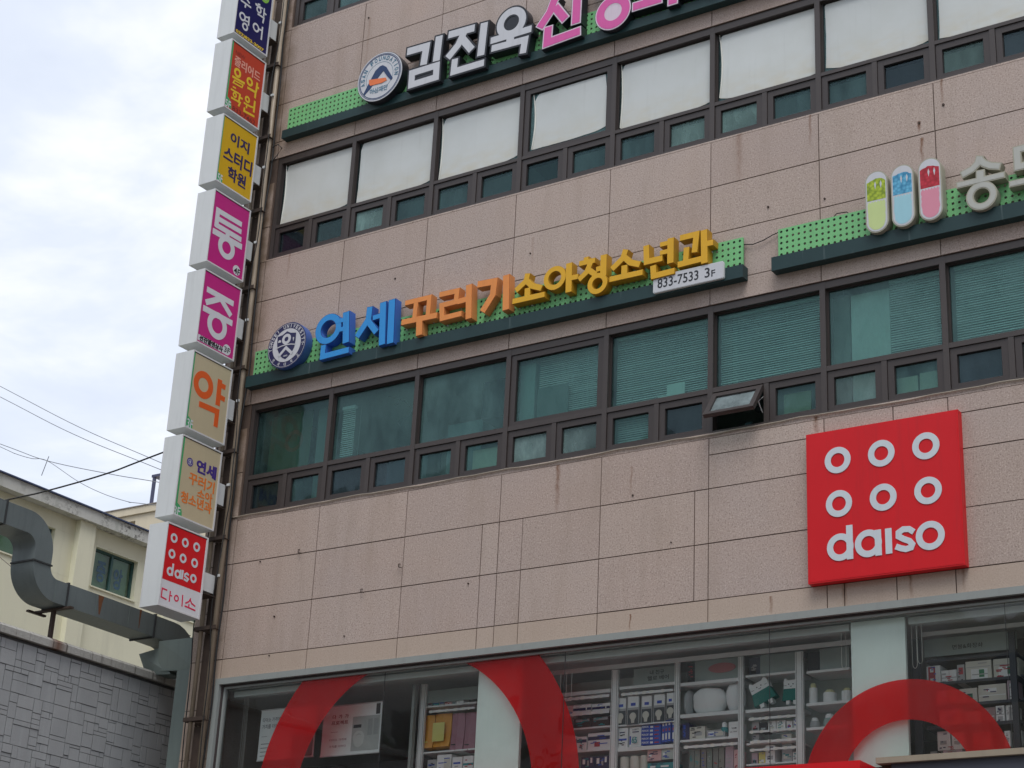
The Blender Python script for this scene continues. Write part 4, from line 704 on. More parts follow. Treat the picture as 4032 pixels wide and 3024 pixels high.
# ------------------------------------------------------------------ blade signs on the left edge
SX0, SX1 = .121, .42
def loc_(c): return c
def blade(z0, z1, y0, y1, label, face_mat, decor, bz, frame=.024, fcol=None):
    e_ = empty('blade_sign', label, 'sign', group='stacked double-sided box signs up the left edge of the building')
    mb = MB(); mb.box(SX0, SX1-.004, y0, y1, z0, z1, 0)
    o = mb.build('sign_box', [M_bwhite], e_)
    mb = MB(); f = frame
    for X0, X1 in ((SX1-.004, SX1+.008), (SX0-.012, SX0)):
        mb.box(X0, X1, y0, y0+f*.55, z0, z1); mb.box(X0, X1, y1-f, y1, z0, z1); mb.box(X0, X1, y0+f*.55, y1-f, z0, z0+f*.8); mb.box(X0, X1, y0+f*.55, y1-f, z1-f*.8, z1)
    mb.build('sign_frame', M_alu, e_)
    fa = MB(); fa.box(SX1-.004, SX1, y0+f*.55, y1-f, z0+f*.8, z1-f*.8)
    fo = fa.build('sign_face', face_mat, e_)
    if decor: decor(e_)
    # dark strip on the face paints the shade under the top rim
    bx(SX1, SX1+.002, y0+f*.6, y1-f*1.1, z1-f*.8-.010, z1-f*.8-.001).build('rim_shade_strip', M_rust, e_)
    ba, bb = bz; bx(SX0+.055, SX1-.035, y1+.001, -.128, ba, bb).build('mount_box', M_bwhite, e_)
    bx(SX0+.02, SX1+.015, y1+.05, -.13, ba-.055, ba-.047).build('angle_bracket', M_rust, e_); bx(SX0+.3, SX1+.05, -.148, -.129, bb-.02, bb+.012).build('top_clip', M_bwhite, e_)
    return e_
D_ = SX1 + .0015
def T(mb, key, body, mi, off=.012, d=D_):
    y0, z0, y1, z1 = TX[key]; c = (z0+z1)/2; h = (z1-z0)*(1.25 if body[0] in '038N5' or body in ('3F', '4F') else 1.42)
    if ord(body[0]) > 1000:
        for k, (du_, dv_) in enumerate(((.0045, 0), (-.0045, 0), (0, .004))): text(mb, PS, body, y0+du_, c-h/2+dv_, y1+du_, c+h/2+dv_, d+.0003*(k+1), mi, off)
    return text(mb, PS, body, y0, c-h/2, y1, c+h/2, d, mi, off)
def stripe(mb, z0, z1, mi):
    mb.add([PS(u, v, D_-.0005) for u, v in ((-1.034, z0), (-1.005, z0), (-1.005, z1), (-1.034, z1))], [(0,1,2,3)], mi)
def corner(mb, z0, mi, w=.135, h=.15):
    pts = [(-1.036, z0)] + [(-1.036+w*math.sin(math.pi/2*(1-k/8))**.8, z0+h*(1-math.cos(math.pi/2*k/8))) for k in range(9)]
    pts = [(-1.036, z0), (-1.036+w, z0), (-1.036+w*.93, z0+h*.42), (-1.036+w*.62, z0+h*.82), (-1.036+w*.2, z0+h*1.02), (-1.036, z0+h*1.3)]
    mb.add([PS(u, v, D_-.0003) for u, v in pts], [tuple(range(len(pts)))], mi)
M_pgreen = P_('print_green', (.06,.36,.14)); M_pwhite = P_('print_white', (.62,.63,.66)); M_pyel = P_('print_yellow', (.72,.50,.03)); M_pnavy = P_('print_navy', (.03,.02,.09))
M_pmag = P_('print_magenta', (.50,.016,.20)); M_pblack = P_('print_black', (.015,.015,.02)); M_por = P_('print_orange', (.70,.11,.02)); M_ppink = P_('print_salmon', (.72,.33,.26)); M_pdr = P_('print_dark_red', (.16,.02,.02))
M_tan = P_('face_tan', (.50,.425,.28)); M_mustard = P_('face_mustard', (.60,.36,.010)); M_redor = P_('face_red_orange', (.47,.045,.018)); M_deep = P_('face_deep_navy', (.010,.008,.085)); M_lgreen = P_('print_light_green', (.25,.5,.08)); M_purp = P_('print_purple', (.06,.03,.22)); M_crim = P_('print_crimson', (.62,.01,.07)); M_dor = P_('print_dull_orange', (.74,.19,.03))
def LX(mb, keys, mi, d=D_):
    for k in keys: strokes(mb, PS, LETX[k], SX1, d, 0, mi, .0001)
    return mb
def d1(e_):
    mb = MB(); LX(mb, ('su', 'hak', 'yeong', 'eo'), 0); T(mb, 'phone1', '032)833-3007', 1, .035)
    mb.disc(PS, (-.50, 16.78), .10, SX1, D_, 30, 2); mb.disc(PS, (-.50, 16.80), .07, D_, D_+.0006, 30, 0)
    mb.build('print', [M_pwhite, M_pyel, M_lgreen], e_)
def d2(e_):
    mb = MB(); stripe(mb, 14.68, 15.72, 0); corner(mb, 14.68, 0); T(mb, 'f5', '5F', 1, .015); T(mb, 'new', 'NEW', 2, .0); T(mb, 'jul', '\uc904\ub9ac\uc5b4\ub4dc', 3, .01)
    LX(mb, ('eum', 'ak', 'hak2', 'won'), 4); T(mb, 'ph2', '833-7462', 2, .01); mb.build('print', [M_pgreen, M_pwhite, M_pdr, M_ppink, M_pyel], e_)
def d3(e_):
    mb = MB(); stripe(mb, 13.49, 14.53, 0); corner(mb, 13.49, 0); T(mb, 'f5b', '5F', 1, .015); T(mb, 'iji', '\uc774\uc9c0', 2, .018); T(mb, 'seu', '\uc2a4\ud130\ub514', 2, .018); T(mb, 'hw', '\ud559\uc6d0', 2, .018)
    mb.build('print', [M_pgreen, M_pwhite, M_pnavy], e_)
def d4(e_):
    mb = MB(); LX(mb, ('tong',), 0); mb.disc(PS, TX['c4'], .073, SX1, D_, 30, 0); T(mb, 'f4', '4F', 1, .02, D_+.001); mb.build('print', [M_pwhite, M_pblack], e_)
def d5(e_):
    mb = MB(); LX(mb, ('jeung',), 0); mb.disc(PS, TX['c5'], .075, SX1, D_, 30, 0); y0, z0, y1, z1 = TX['wb']; mb.poly(PS, [(y0, z0), (y1, z0), (y1, z1), (y0, z1)], SX1, D_-.0002, 0)
    T(mb, 'sun', '\uc120\uc9c4\uc5d8\uc5d4\uc0c1\uc0ac', 1, .018, D_+.001); T(mb, 'f3', '3F', 1, .015, D_+.001); mb.build('print', [M_pwhite, M_pblack], e_)
def d6(e_):
    mb = MB(); stripe(mb, 9.89, 10.94, 0); corner(mb, 9.89, 0); T(mb, 'f3b', '3F', 1, .015); LX(mb, ('yak',), 2); mb.build('print', [M_pgreen, M_pwhite, M_por], e_)
def d7(e_):
    mb = MB(); stripe(mb, 8.705, 9.745, 0); corner(mb, 8.705, 0); T(mb, 'f3c', '3F', 1, .015)
    c = TX['em7c']; mb.disc(PS, c, .058, SX1, D_, 30, 2); mb.ring(PS, c, .036, .041, D_, D_+.0006, 24, 1); mb.ring(PS, (c[0], c[1]+.008), .006, .015, D_, D_+.0006, 16, 1); mb.line(PS, [(c[0]-.02, c[1]-.03), (c[0], c[1]-.008), (c[0]+.02, c[1]-.03)], .006, D_, D_+.0006, False, 1)
    T(mb, 'yeonse', '\uc5f0\uc138', 2, .028); T(mb, 'kku', '\uafb8\ub7ec\uae30', 3, .012); T(mb, 'soa', '\uc18c\uc544', 3, .012); T(mb, 'cheong', '\uccad\uc18c\ub144\uacfc', 3, .012)
    mb.build('print', [M_pgreen, M_pwhite, M_purp, M_dor], e_)
def d8(e_):
    mb = MB(); mb.poly(PS, [(-1.115, 7.829), (-.402, 7.829), (-.402, 8.548), (-1.115, 8.548)], SX1, D_-.0004, 0); LX(mb, ('rings8', 'daiso8'), 1, D_+.0016)
    LX(mb, ('da8', 'i8', 'so8'), 2); mb.build('print', [M_red, M_lwhite, M_crim], e_)
BL = [(15.855, 16.945, -1.045, -.316, 'top blade sign, navy face with white characters and a yellow phone number', M_deep, d1, (16.24, 16.54)),
 (14.64, 15.75, -1.058, -.312, 'second blade sign from the top, red-orange face with big yellow characters', M_redor, d2, (15.03, 15.31)),
 (13.485, 14.54, -1.04, -.303, 'third blade sign from the top, mustard yellow face with navy characters', M_mustard, d3, (13.85, 14.13)),
 (12.265, 13.366, -1.025, -.278, 'magenta blade sign with one big white character and a 4F dot', M_pmag, d4, (12.66, 12.94)),
 (11.08, 12.155, -1.030, -.281, 'magenta blade sign with one big white character above a white text strip', M_pmag, d5, (11.47, 11.755)),
 (9.872, 10.96, -1.048, -.278, 'tan blade sign with one large orange-red character and a green edge', M_tan, d6, (10.28, 10.565)),
 (8.682, 9.77, -1.060, -.293, 'tan blade sign with small navy and orange lines of characters', M_tan, d7, (9.08, 9.37)),
 (7.485, 8.568, -1.128, -.369, 'lowest blade sign, red upper face with white rings over a white lower face', M_pwhite, d8, (7.89, 8.13))]
for q in BL: blade(q[0], q[1], q[2], q[3], q[4], q[5], q[6], q[7])
# steel tubes the blade signs hang on
fr = empty('sign_mounting_frame', 'beige steel tubes with cross bars holding the blade signs on the left edge', 'frame')
MB().tube([(.445, -.09, 5.0), (.445, -.09, 12.0), (.445, -.09, 19.5)], .034, 14).build('tube', M_tube, fr, smooth=True); MB().tube([(.215, -.09, 5.0), (.215, -.09, 12.0), (.215, -.09, 19.5)], .028, 14).build('tube', M_tube, fr, smooth=True)
for zz in range(12): bx(.246, .408, -.05, -.008, 5.0+zz*1.2+.004, 6.2+zz*1.2-.004).build('gap_shade_plate', M_rust, fr)  # dark plates added to carry the shade and soiling of the tube gap
MB().tube([(.300, -.03, 5.0), (.305, -.03, 19.5)], .018, 8).build('pipe', M_tube, fr)
for z in (5.55, 6.25, 7.42, 8.62, 9.82, 11.02, 12.22, 13.42, 14.6, 15.8):
    MB().poly(lambda u, v, d: (d, u, v), [(-.148, z), (-.148, z+.05), (-.138, z+.05), (-.138, z+.009), (-.06, z+.009), (-.06, z)], .13, .50).build('cross_bar', M_rust, fr)
for i, (x, y, amp, r, lab) in enumerate(((.50, -.07, .018, .012, 'thick black cable clipped along the right side of the sign tubes'), (.47, -.16, .03, .007, 'thin black cable wandering in front of the right sign tube'), (.165, -.14, .022, .008, 'black cable hanging along the left sign tube'))):
    rr = random.Random(i+4); pts = []; a = rr.random()*6; b = rr.random()*6
    for k in range(150):
        z = 5.0 + k*.1; bulge = .05*math.exp(-((z-9.2)/.35)**2) if i == 1 else 0
        pts.append((x + amp*math.sin(z*1.7+a) + amp*.6*math.sin(z*4.1+b) + bulge, y + .01*math.sin(z*2.3), z))
    tag(MB().tube(pts, r, 6).build('cable', M_cable), lab, 'cable')

# ------------------------------------------------------------------ shop front (second storey)
M_sf = pm('pale_grey_frame', (.25,.27,.26), .42, .06, 4, 0, .4, .25); M_sfd = pm('frame_groove', (.045,.035,.035), .6)
mb = MB(); mb.box(.50, WR+.04, -.035, .09, 6.712, 6.789); mb.box(.50, .575, -.035, .09, 4.2, 6.711); mb.build('shop_frame', M_sf, B)
mb = MB(); mb.box(.576, WR, .012, .085, 6.690, 6.711); mb.box(.576, .60, .012, .085, 4.2, 6.689); mb.build('frame_groove', M_sfd, B)
mb = MB(); mb.box(.601, WR, .03, .08, 6.664, 6.689); mb.box(.601, .632, .03, .08, 4.2, 6.663); mb.build('inner_frame', M_sf, B)
SG = [.632, 3.125, 5.642, 8.15, 10.676, 13.2, WR]
for i, (a, b) in enumerate(zip(SG, SG[1:])):
    zb = 5.21
    sw = MB(); sw.box(b-.0018, b+.0018, .056, .066, zb, 6.664); o = sw.build('window', M_ductd, B)
    pane_obj(a+.002, b-.002, 4.3, 6.664, .06, M_glS, o)
M_vinyl = film('red_translucent_vinyl', (.92,.006,.012), (.98,.05,.06), .52)
def vinyl(c, r0, r1):
    bm = bmesh.new(); n = 96; vs = []
    for i in range(n):
        a = 2*math.pi*i/n; vs.append((bm.verts.new((c[0]+r0*math.cos(a), .066, c[1]+r0*math.sin(a))), bm.verts.new((c[0]+r1*math.cos(a), .066, c[1]+r1*math.sin(a)))))
    for i in range(n): bm.faces.new((vs[i][0], vs[i][1], vs[(i+1) % n][1], vs[(i+1) % n][0]))
    for co, no in (((0,0,6.662), (0,0,1)), ((0,0,4.35), (0,0,-1))):
        bmesh.ops.bisect_plane(bm, geom=bm.verts[:]+bm.edges[:]+bm.faces[:], plane_co=co, plane_no=no, clear_outer=True)
    me = bpy.data.meshes.new('vinyl_ring'); bm.to_mesh(me); bm.free(); me.materials.append(M_vinyl)
    o = bpy.data.objects.new('vinyl_ring', me); COL.objects.link(o); return o
o = vinyl((3.57, 5.12), 1.70, 2.31); tag(o, 'huge red translucent ring decal on the left half of the shop glass', 'decal')
o = vinyl((9.612, 4.90), .696, 1.10); tag(o, 'smaller red translucent ring decal at the lower right of the shop glass', 'decal')
M_pil = P_('white_column', (.78,.86,.82))
for x0, x1, lb in ((4.425, 5.022, 'wide white column inside the glass, crossed by the large red ring'), (9.03, 9.613, 'wide white column inside the glass, topping the smaller red ring')):
    tag(bx(x0, x1, .14, .185, 4.01, 6.66).build('column', M_pil), lb, 'column')
# roller blind pelmet, ceiling details
M_pel = P_('pelmet_white', (.62,.66,.65))
for a, b in ((.66, 4.40), (5.05, 9.0), (9.64, 15.6)):
    tag(bx(a, b, .17, .27, 6.585, 6.655).build('blind_box', M_pel), {.66: 'long pale blind box under the ceiling, left of the large-ring column', 5.05: 'long pale blind box under the ceiling between the two white columns', 9.64: 'pale blind box under the ceiling right of the second column'}[a], 'blind')
for (x, y, lb) in ((1.55, 1.6, 'leftmost round ceiling vent in the shop'), (6.3, 1.25, 'round ceiling vent above the light bulb packs'), (8.0, 1.25, 'round ceiling vent next to the right white column'), (10.6, 1.4, 'rightmost round ceiling vent in the shop')):
    MBd = MB().disc(lambda u, v, d: (u, v, d), (x, y), .14, 6.672, 6.679, 28); tag(MBd.build('ceiling_vent', P_('vent_grey', (.2,.21,.21))), lb, 'vent', 'round vents in the shop ceiling')
# sill and fascia under the shop window
M_sill = pm('beige_sill', (.29,.245,.185), .6)
bx(.50, XR, -.11, .10, 5.145, 5.205).build('shop_sill', M_sill, B) if False else None
bx(9.36, XR, -.10, .12, 5.150, 5.208).build('shop_sill', M_sill, B)
bx(9.50, XR, -.05, -.002, 4.1, 5.148).build('fascia', P_('slate_panel', (.055,.06,.08)), B)
s5 = empty('shop_sign', 'red box sign below the shop window, only its top edge in the frame', 'sign')
bx(3.2, 9.33, -.42, -.005, 4.35, 5.127).build('sign_box', M_red, s5)

# ------------------------------------------------------------------ shelving
YF = .60
M_shelf = P_('white_shelf', (.84,.86,.86)); M_back = P_('shelf_back', (.46,.52,.50)); M_rail = P_('price_rail', (.84,.86,.86)); M_hdr = P_('header_dark', (.30,.36,.35)); M_dks = P_('dark_shelf', (.055,.06,.075))
def shelving(label, backs, ups, shelves, rails, heads, ms, mbk, deep=.36):
    e_ = empty('shelving_unit', label, 'shelving')
    for (a, b) in backs: bx(a, b, YF+deep, YF+deep+.02, 4.02, 6.54).build('back_panel', mbk, e_)
    for q in ups:
        mb = MB(); mb.box(q[0], q[2], YF-.035, YF, 4.02, q[3]-.002); mb.box(q[0]+.012, q[0]+.016, YF-.038, YF-.035, 4.02, q[3]-.01, 1); mb.box(q[2]-.016, q[2]-.012, YF-.038, YF-.035, 4.02, q[3]-.01, 1); mb.build('upright', [ms, M_wire], e_)
    for q in shelves: bx(q[0]+.002, q[2]-.002, YF, YF+deep-.01, q[1], q[3]).build('shelf', ms, e_)
    for q in rails: bx(q[0]+.003, q[2]-.003, YF-.03, YF-.012, q[1], q[3]).build('price_rail', M_rail, e_)
    for q in heads: bx(q[0], q[2], YF+.01, YF+.03, q[1], q[3]).build('header_panel', M_hdr, e_)
    return e_
def fx(q, x0=None, x1=None): q = list(q); q[0] = x0 if x0 else q[0]; q[2] = x1 if x1 else q[2]; return q
U = RC['uprights']; SH = RC['shelves']; RL = RC['rails']
shelving('short white shelving unit seen left of the large-ring column', [(3.33, 4.35)], [U[0]], SH[0:2], RL[0:1], RC['headA'], M_shelf, M_back)
un = shelving('long white shelving wall between the two columns, full of household goods', [(5.10, 9.02)], U[1:2] + U[2:5], [fx(q) for q in SH[2:]], RL[1:], RC['headB']+RC['headC'][1:]+RC['headD'][1:]+RC['headE'][1:], M_shelf, M_back)
bx(5.15, 8.99, YF-.05, YF-.036, 6.548, 6.600).build('top_rail', M_shelf, un)
un2 = shelving('dark framed shelving right of the second column, with boxed tissues', [(9.63, 10.60)], [], RC['darkshelf'], [], RC['headF'], M_dks, P_('dark_back', (.05,.055,.065)))
for q in RC['darkpost']: bx(q[0], q[2], YF-.04, YF, 4.02, min(q[3], 6.54)).build('upright', M_dks, un2)
bx(9.64, 12.2, YF-.06, YF-.042, 6.548, 6.592).build('top_rail', M_shelf, un2)
tag(bx(3.262, 3.300, .44, .50, 4.01, 6.58).build('conduit_post', P_('grey_post', (.30,.32,.31))), 'slim grey post between the dark poster area and the left shelving unit', 'post')
# printed headers
mb = MB(); text(mb, PF, '\ub0b4 \uce5c\uad6c', 6.42, 6.455, 6.60, 6.505, YF+.008, 0, .01); text(mb, PF, '\ud5ec\ub85c \ubca0\uc5b4', 6.39, 6.39, 6.66, 6.44, YF+.008, 0, .01); text(mb, PF, '\uba74\ubd09&\ud654\uc7a5\uc1a8', 9.93, 6.40, 10.25, 6.45, YF+.008, 0, .01)
mb.build('header_print', M_pblack, un)
mb = MB().disc(PF, ((RC['oval'][0][0]+RC['oval'][0][2])/2, (RC['oval'][0][1]+RC['oval'][0][3])/2), .055, YF+.002, YF+.008, 30)
for i, v in enumerate(mb.v): c = (RC['oval'][0][0]+RC['oval'][0][2])/2; mb.v[i] = (c+(v[0]-c)*3.0, v[1], v[2])
mb.build('oval_badge', P_('dusty_pink', (.45,.15,.16)), un)
ORD = ['leftmost', 'second from the left', 'third from the left', 'fourth from the left', 'fifth from the left', 'sixth from the left']
RORD = ['topmost', 'second from the top', 'middle', 'second from the bottom', 'lowest']
def goods(q, name, label, cat, group, mat, depth=.18, accents=(), bev=True, y=None):
    """accents: (u0, v0, u1, v1, material) in box-relative units"""
    x0, z0, x1, z1 = q[:4]; yy = YF+.02 if y is None else y
    jy = random.uniform(0, .02); g = .0025
    mb = MB(); b = .004
    mb.box(x0+g, x1-g, yy+jy, yy+jy+depth, z0, z1)
    e_ = mb.build(name, mat)
    tag(e_, label, cat, group)
    for i, (u0, v0, u1, v1, m) in enumerate(accents):
        bx(x0+g+(x1-x0-2*g)*u0, x0+g+(x1-x0-2*g)*u1, yy+jy-.0012-.0004*i, yy+jy-.0002-.0004*i+.0003, z0+(z1-z0)*v0, z0+(z1-z0)*v1).build('print_patch', m, e_)
    if name in ('box', 'basket') and (x1-x0) > .05:
        rr = random.Random(int(x0*977+z0*331)); mb = MB(); W_, H_ = x1-x0-2*g, z1-z0
        for k in range(rr.randint(4, 8)):
            u = rr.uniform(.06, .55); v = rr.uniform(.06, .88); ln = rr.uniform(.12, .40); yb = yy+jy-.0030-.0001*k
            mb.box(x0+g+W_*u, x0+g+W_*min(u+ln, .95), yb, yb+.0006, z0+H_*v, z0+H_*v+min(.010, H_*.07))
        mb.build('small_print', rr.choice((MG_, MK_, MB_, MR_, MT_, MN_)), e_)['kind'] = 'stuff'
    return e_
def pillow(q, name, label, cat, mat, depth=.22, group=None, seed=0):
    x0, z0, x1, z1 = q[:4]; cx, cz = (x0+x1)/2, (z0+z1)/2; hx, hz = (x1-x0)/2, (z1-z0)/2; n, m = 24, 12; vs = []; rr = random.Random(seed)
    ph = rr.random()*6
    for j in range(m+1):
        la = math.pi*j/m - math.pi/2
        for i in range(n):
            lo = 2*math.pi*i/n; c, s_ = math.cos(lo), math.sin(lo); k = (abs(c)**2.6+abs(s_)**2.6)**(-1/2.6); rad = math.cos(la)**.7 if abs(la) < 1.57 else 0
            w = 1+.03*math.sin(3*lo+ph)+.02*math.sin(7*lo+2*ph)
            vs.append((cx+hx*k*c*rad*w, YF+.03+depth/2+depth/2*math.sin(la), cz+hz*k*s_*rad*w))
    fs = [(j*n+i, j*n+(i+1) % n, (j+1)*n+(i+1) % n, (j+1)*n+i) for j in range(m) for i in range(n)]
    return tag(MB().add(vs, fs).build(name, mat, smooth=True), label, cat, group)
def roundjar(q, name, label, cat, mat, group=None, lid=None, body=.8, accent=None):
    x0, z0, x1, z1 = q[:4]; r = (x1-x0)/2-.003; c = ((x0+x1)/2, YF+.03+r); n = 20
    e_ = empty(name, label, cat, group=group) if lid else None
    def lathe(prof):
        vs = [(c[0]+pr*math.cos(2*math.pi*i/n), c[1]+pr*math.sin(2*math.pi*i/n), pz) for pr, pz in prof for i in range(n)]
        return MB().add(vs, [(j*n+i, j*n+(i+1) % n, (j+1)*n+(i+1) % n, (j+1)*n+i) for j in range(len(prof)-1) for i in range(n)])
    zb = z0+(z1-z0)*body
    o = lathe([(.001, z0), (r*.97, z0), (r, z0+.008), (r, zb-.02), (r*.96, zb), (.001, zb)] if lid is None or body > .7 else [(.001, z0), (r*.8, z0), (r, z0+.03), (r, zb-.03), (r*.85, zb), (.001, zb)])
    o = o.build('body' if lid else name, mat, e_, smooth=False)
    if lid: lathe([(.001, zb+.0005), (r*.7, zb+.0005), (r*.66, z1-.012), (r*.45, z1), (.001, z1)]).build('lid', lid, e_)
    else: tag(o, label, cat, group)
    return e_ or o
MW_ = P_('pack_white', (.84,.86,.86)); MB_ = P_('pack_blue', (.03,.09,.52)); MN_ = P_('pack_navy', (.03,.03,.11)); MR_ = P_('pack_red', (.45,.03,.05)); MT_ = P_('pack_teal', (.05,.32,.34)); MK_ = P_('pack_black', (.03,.03,.035)); MP_ = P_('pack_pink', (.76,.48,.48)); MO_ = P_('bag_orange', (.78,.36,.05)); MV_ = P_('bag_mauve', (.42,.20,.26)); MY_ = P_('label_yellow', (.78,.72,.22)); MBe = P_('pack_beige', (.66,.65,.58)); MG_ = P_('pack_grey', (.42,.43,.44)); MGr = P_('pack_green', (.03,.22,.10)); ML_ = P_('pack_lilac', (.55,.42,.48)); MGB = P_('pack_grey_bulb', (.06,.07,.08))
bg_ = 'soft folded bags on the left shelving unit'
for i, q in enumerate(RC['bag']):
    lab = ['orange bag, left of two', 'orange bag with a yellow label, right of two', 'mauve bag, left of two', 'mauve bag against the white column, right of two'][i] + ' on the left shelving unit'
    x0, z0, x1, z1 = q[:4]; lean = .015
    mb = MB(); n = 6; vs = []
    for k in range(n+1):
        t = k/n; z = z0+(z1-z0)*t; ins = .012*math.sin(math.pi*t)+.006*random.random(); yb = YF+.02+.03*math.sin(2.2*t)
        vs += [(x0+.004-ins*.3, yb, z), ((x0+x1)/2, yb-.018-.01*random.random(), z), (x1-.004+ins*.2, yb, z), (x1-.004, yb+.16, z), (x0+.004, yb+.16, z)]
    fs = [(5*k+i_, 5*k+(i_+1) % 5, 5*k+(i_+1) % 5+5, 5*k+i_+5) for k in range(n) for i_ in range(5)] + [(4,3,2,1,0), tuple(5*n+i_ for i_ in range(5))]
    o = mb.add(vs, fs).build('bag', MO_ if i < 2 else MV_); tag(o, lab, 'bag', bg_)
    if i == 1:
        q2 = RC['baglabel'][0]; bx(q2[0], q2[2], YF-.012, YF-.009, q2[1], q2[3]).build('paper_label', MY_, o)
    else: bx(x0+.04, x0+.10, YF-.009, YF-.006, z0+.06, z0+.072).build('paper_label', MK_ if i > 1 else MY_, o)
for i, q in enumerate(RC['lowA']): goods(q, 'box', 'small box %s of four under the bags on the left shelving unit' % ORD[i], 'box', 'boxes under the bags', [MG_, MW_, MW_, MW_][i], .16, [(.5,.1,.95,.8,MBe)] if i == 1 else ([(.0,.5,1,.62,MT_)] if i == 3 else [(.1,.6,.8,.7,MB_)]))
sb_ = 'white packs with a navy band beside the red ring'
SBL = ['upper shelf, mostly behind the red ring', 'upper shelf, centre', 'upper shelf, next to the upright', 'lower shelf, mostly behind the red ring', 'lower shelf, centre', 'lower shelf, next to the upright']
for i, q in enumerate(RC['stripebox']):
    e_ = goods(q, 'box', 'white pack with navy band, ' + SBL[i], 'box', sb_, MW_, .2, [(.0,.25,1,.58,MN_), (.75,.3,.8,.95,MW_)] if i < 3 else [(.0,.58,1,.80,MN_), (.3,.18,.55,.45,MR_)])
    x0, z0, x1, z1 = q[:4]
for i, q in enumerate(RC['darkbasket']): goods(q, 'basket', 'dark wire basket of goods, %s one below the red price rail' % ('left', 'right')[i], 'basket', 'dark baskets under the upper packs', P_('basket%d' % i, (.075,.06,.06)), .2, [(.1,.7,.9,.95,MG_)])
for i, q in enumerate(RC['navy']): goods(q, 'box', 'navy patterned pack at the lower edge, %s one' % ('left', 'right')[i], 'box', 'navy patterned packs', MN_, .2, [(.1,.6,.3,.9,MW_), (.45,.5,.6,.8,MG_), (.7,.65,.85,.95,MW_)])
for i, q in enumerate(RC['bulb']):
    e_ = goods(q, 'bulb_pack', 'hanging light bulb pack, %s of five' % ORD[i], 'pack', 'light bulb packs hanging in a row', MG_, .05, [(.06,.60,.94,.98,MW_), (.06,.02,.94,.52,MGB), (.3,.66,.7,.76,MB_)], y=YF-.005)
    x0, z0, x1, z1 = q[:4]; cx = (x0+x1)/2; cz = z0+(z1-z0)*.30
    MB().disc(PF, (cx, cz), .042, YF-.0085, YF-.0062, 20).poly(PF, [(cx-.018, cz-.075), (cx+.018, cz-.075), (cx+.024, cz-.03), (cx-.024, cz-.03)], YF-.0086, YF-.0064).build('bulb_print', MBe, e_)
for i, q in enumerate(RC['det']):
    e_ = goods(q, 'box', 'white detergent box with blue band, %s one beside the blue boxes' % ('left', 'right')[i], 'box', 'white detergent boxes', MW_, .2, [(.1,.36,.9,.46,MB_), (.2,.74,.7,.80,MN_)] if i == 0 else [(.02,.12,.14,.55,MB_), (.25,.72,.8,.78,MN_)])
    if i == 1: text(MB(), PF, '65', q[0]+.045, q[1]+.035, q[0]+.115, q[1]+.10, YF+.012, 0, .03).build('print', MT_, e_)
for i, q in enumerate(sorted(RC['tooth'], key=lambda r: -r[1])):
    e_ = goods(q, 'toothpaste_box', 'flat blue toothpaste box, %s of the stack of five' % RORD[i], 'box', 'stacked blue toothpaste boxes', MB_, .1, [(.45,.25,.6,.75,MW_), (.68,.3,.9,.6,MR_)])
    text(MB(), PF, 'PERIOE', q[0]+.015, q[1]+.011, q[0]+.10, q[1]+.033, YF+.0135, 0, .02).build('print', MW_, e_)
for i, q in enumerate(RC['toothv']): goods(q, 'toothpaste_box', 'blue toothpaste box standing upright, %s of four' % ORD[i], 'box', 'upright blue toothpaste boxes', MB_, .1, [(.2,.1,.8,.4,MW_), (.25,.5,.75,.62,MR_), (.2,.75,.8,.9,MW_)])
for i, q in enumerate(RC['can']): roundjar(q, 'canister', 'white round canister at the lower edge, %s of three' % ORD[i], 'canister', MBe, 'white round canisters')
for i, q in enumerate(RC['pinkbox']): goods(q, 'box', ['pale pink box', 'pale mint and white box'][i] + ' above the teal pack at the lower edge', 'box', None, [MP_, P_('pack_mint', (.50,.58,.54))][i], .2, [(.1,.4,.3,.6,MW_)])
goods(RC['tealbox'][0], 'box', 'teal pack below the pale pink and mint boxes', 'box', None, MT_, .2, [(.1,.5,.3,.7,MW_), (.5,.5,.8,.7,MW_)])
goods(RC['headC'][0], 'box', 'black box on the top shelf left of the pink oval badge', 'box', None, MK_, .2)
for i, q in enumerate(RC['cushion']): pillow(q, 'cushion', ['narrow grey cushion end by the left upright', 'wide white fluffy cushion in its clear bag', 'white fluffy cushion by the right upright'][i], 'cushion', P_('cushion%d' % i, [(.42,.45,.46), (.86,.88,.88), (.84,.86,.87)][i]), group='fluffy cushions', seed=i)
for i, q in enumerate(RC['boxC']): goods(q, 'box', ['dark navy pack against the left upright', 'beige carton under the wide cushion', 'low clear box in the middle of its shelf', 'white box with a black mark by the pump bottle'][i], 'box', None, [MN_, MBe, MG_, MW_][i], .18, [[(.2,.2,.5,.9,MB_)], [(.3,.3,.8,.6,MG_)], [(.1,.2,.4,.8,MW_), (.5,.2,.9,.8,MBe)], [(.35,.55,.75,.63,MK_)]][i])
q = RC['disp'][0]; roundjar(q, 'pump_bottle', 'teal pump bottle with a white top between the boxes', 'bottle', MT_, None, MW_, .5)
for i, q in enumerate(RC['book']): goods(q, 'box', 'tall grey-green slim box, %s of six in the row' % ORD[i], 'box', 'tall slim grey-green boxes', P_('slim%d' % i, (.22+.02*(i % 3), .25+.015*(i % 2), .23)), .18, [(.2,.1,.8,.16,MW_)])
for i, q in enumerate(RC['pinkbook']): goods(q, 'box', ['pale pink tall box right of the slim boxes', 'deeper pink tall box right of the slim boxes'][i], 'box', None, [ML_, MP_][i], .18)
goods(RC['headD'][0], 'box', 'dark blue box on the top shelf above the cat cushions', 'box', None, P_('dusk_blue', (.07,.08,.12)), .2, [(.1,.1,.6,.4,MK_)])
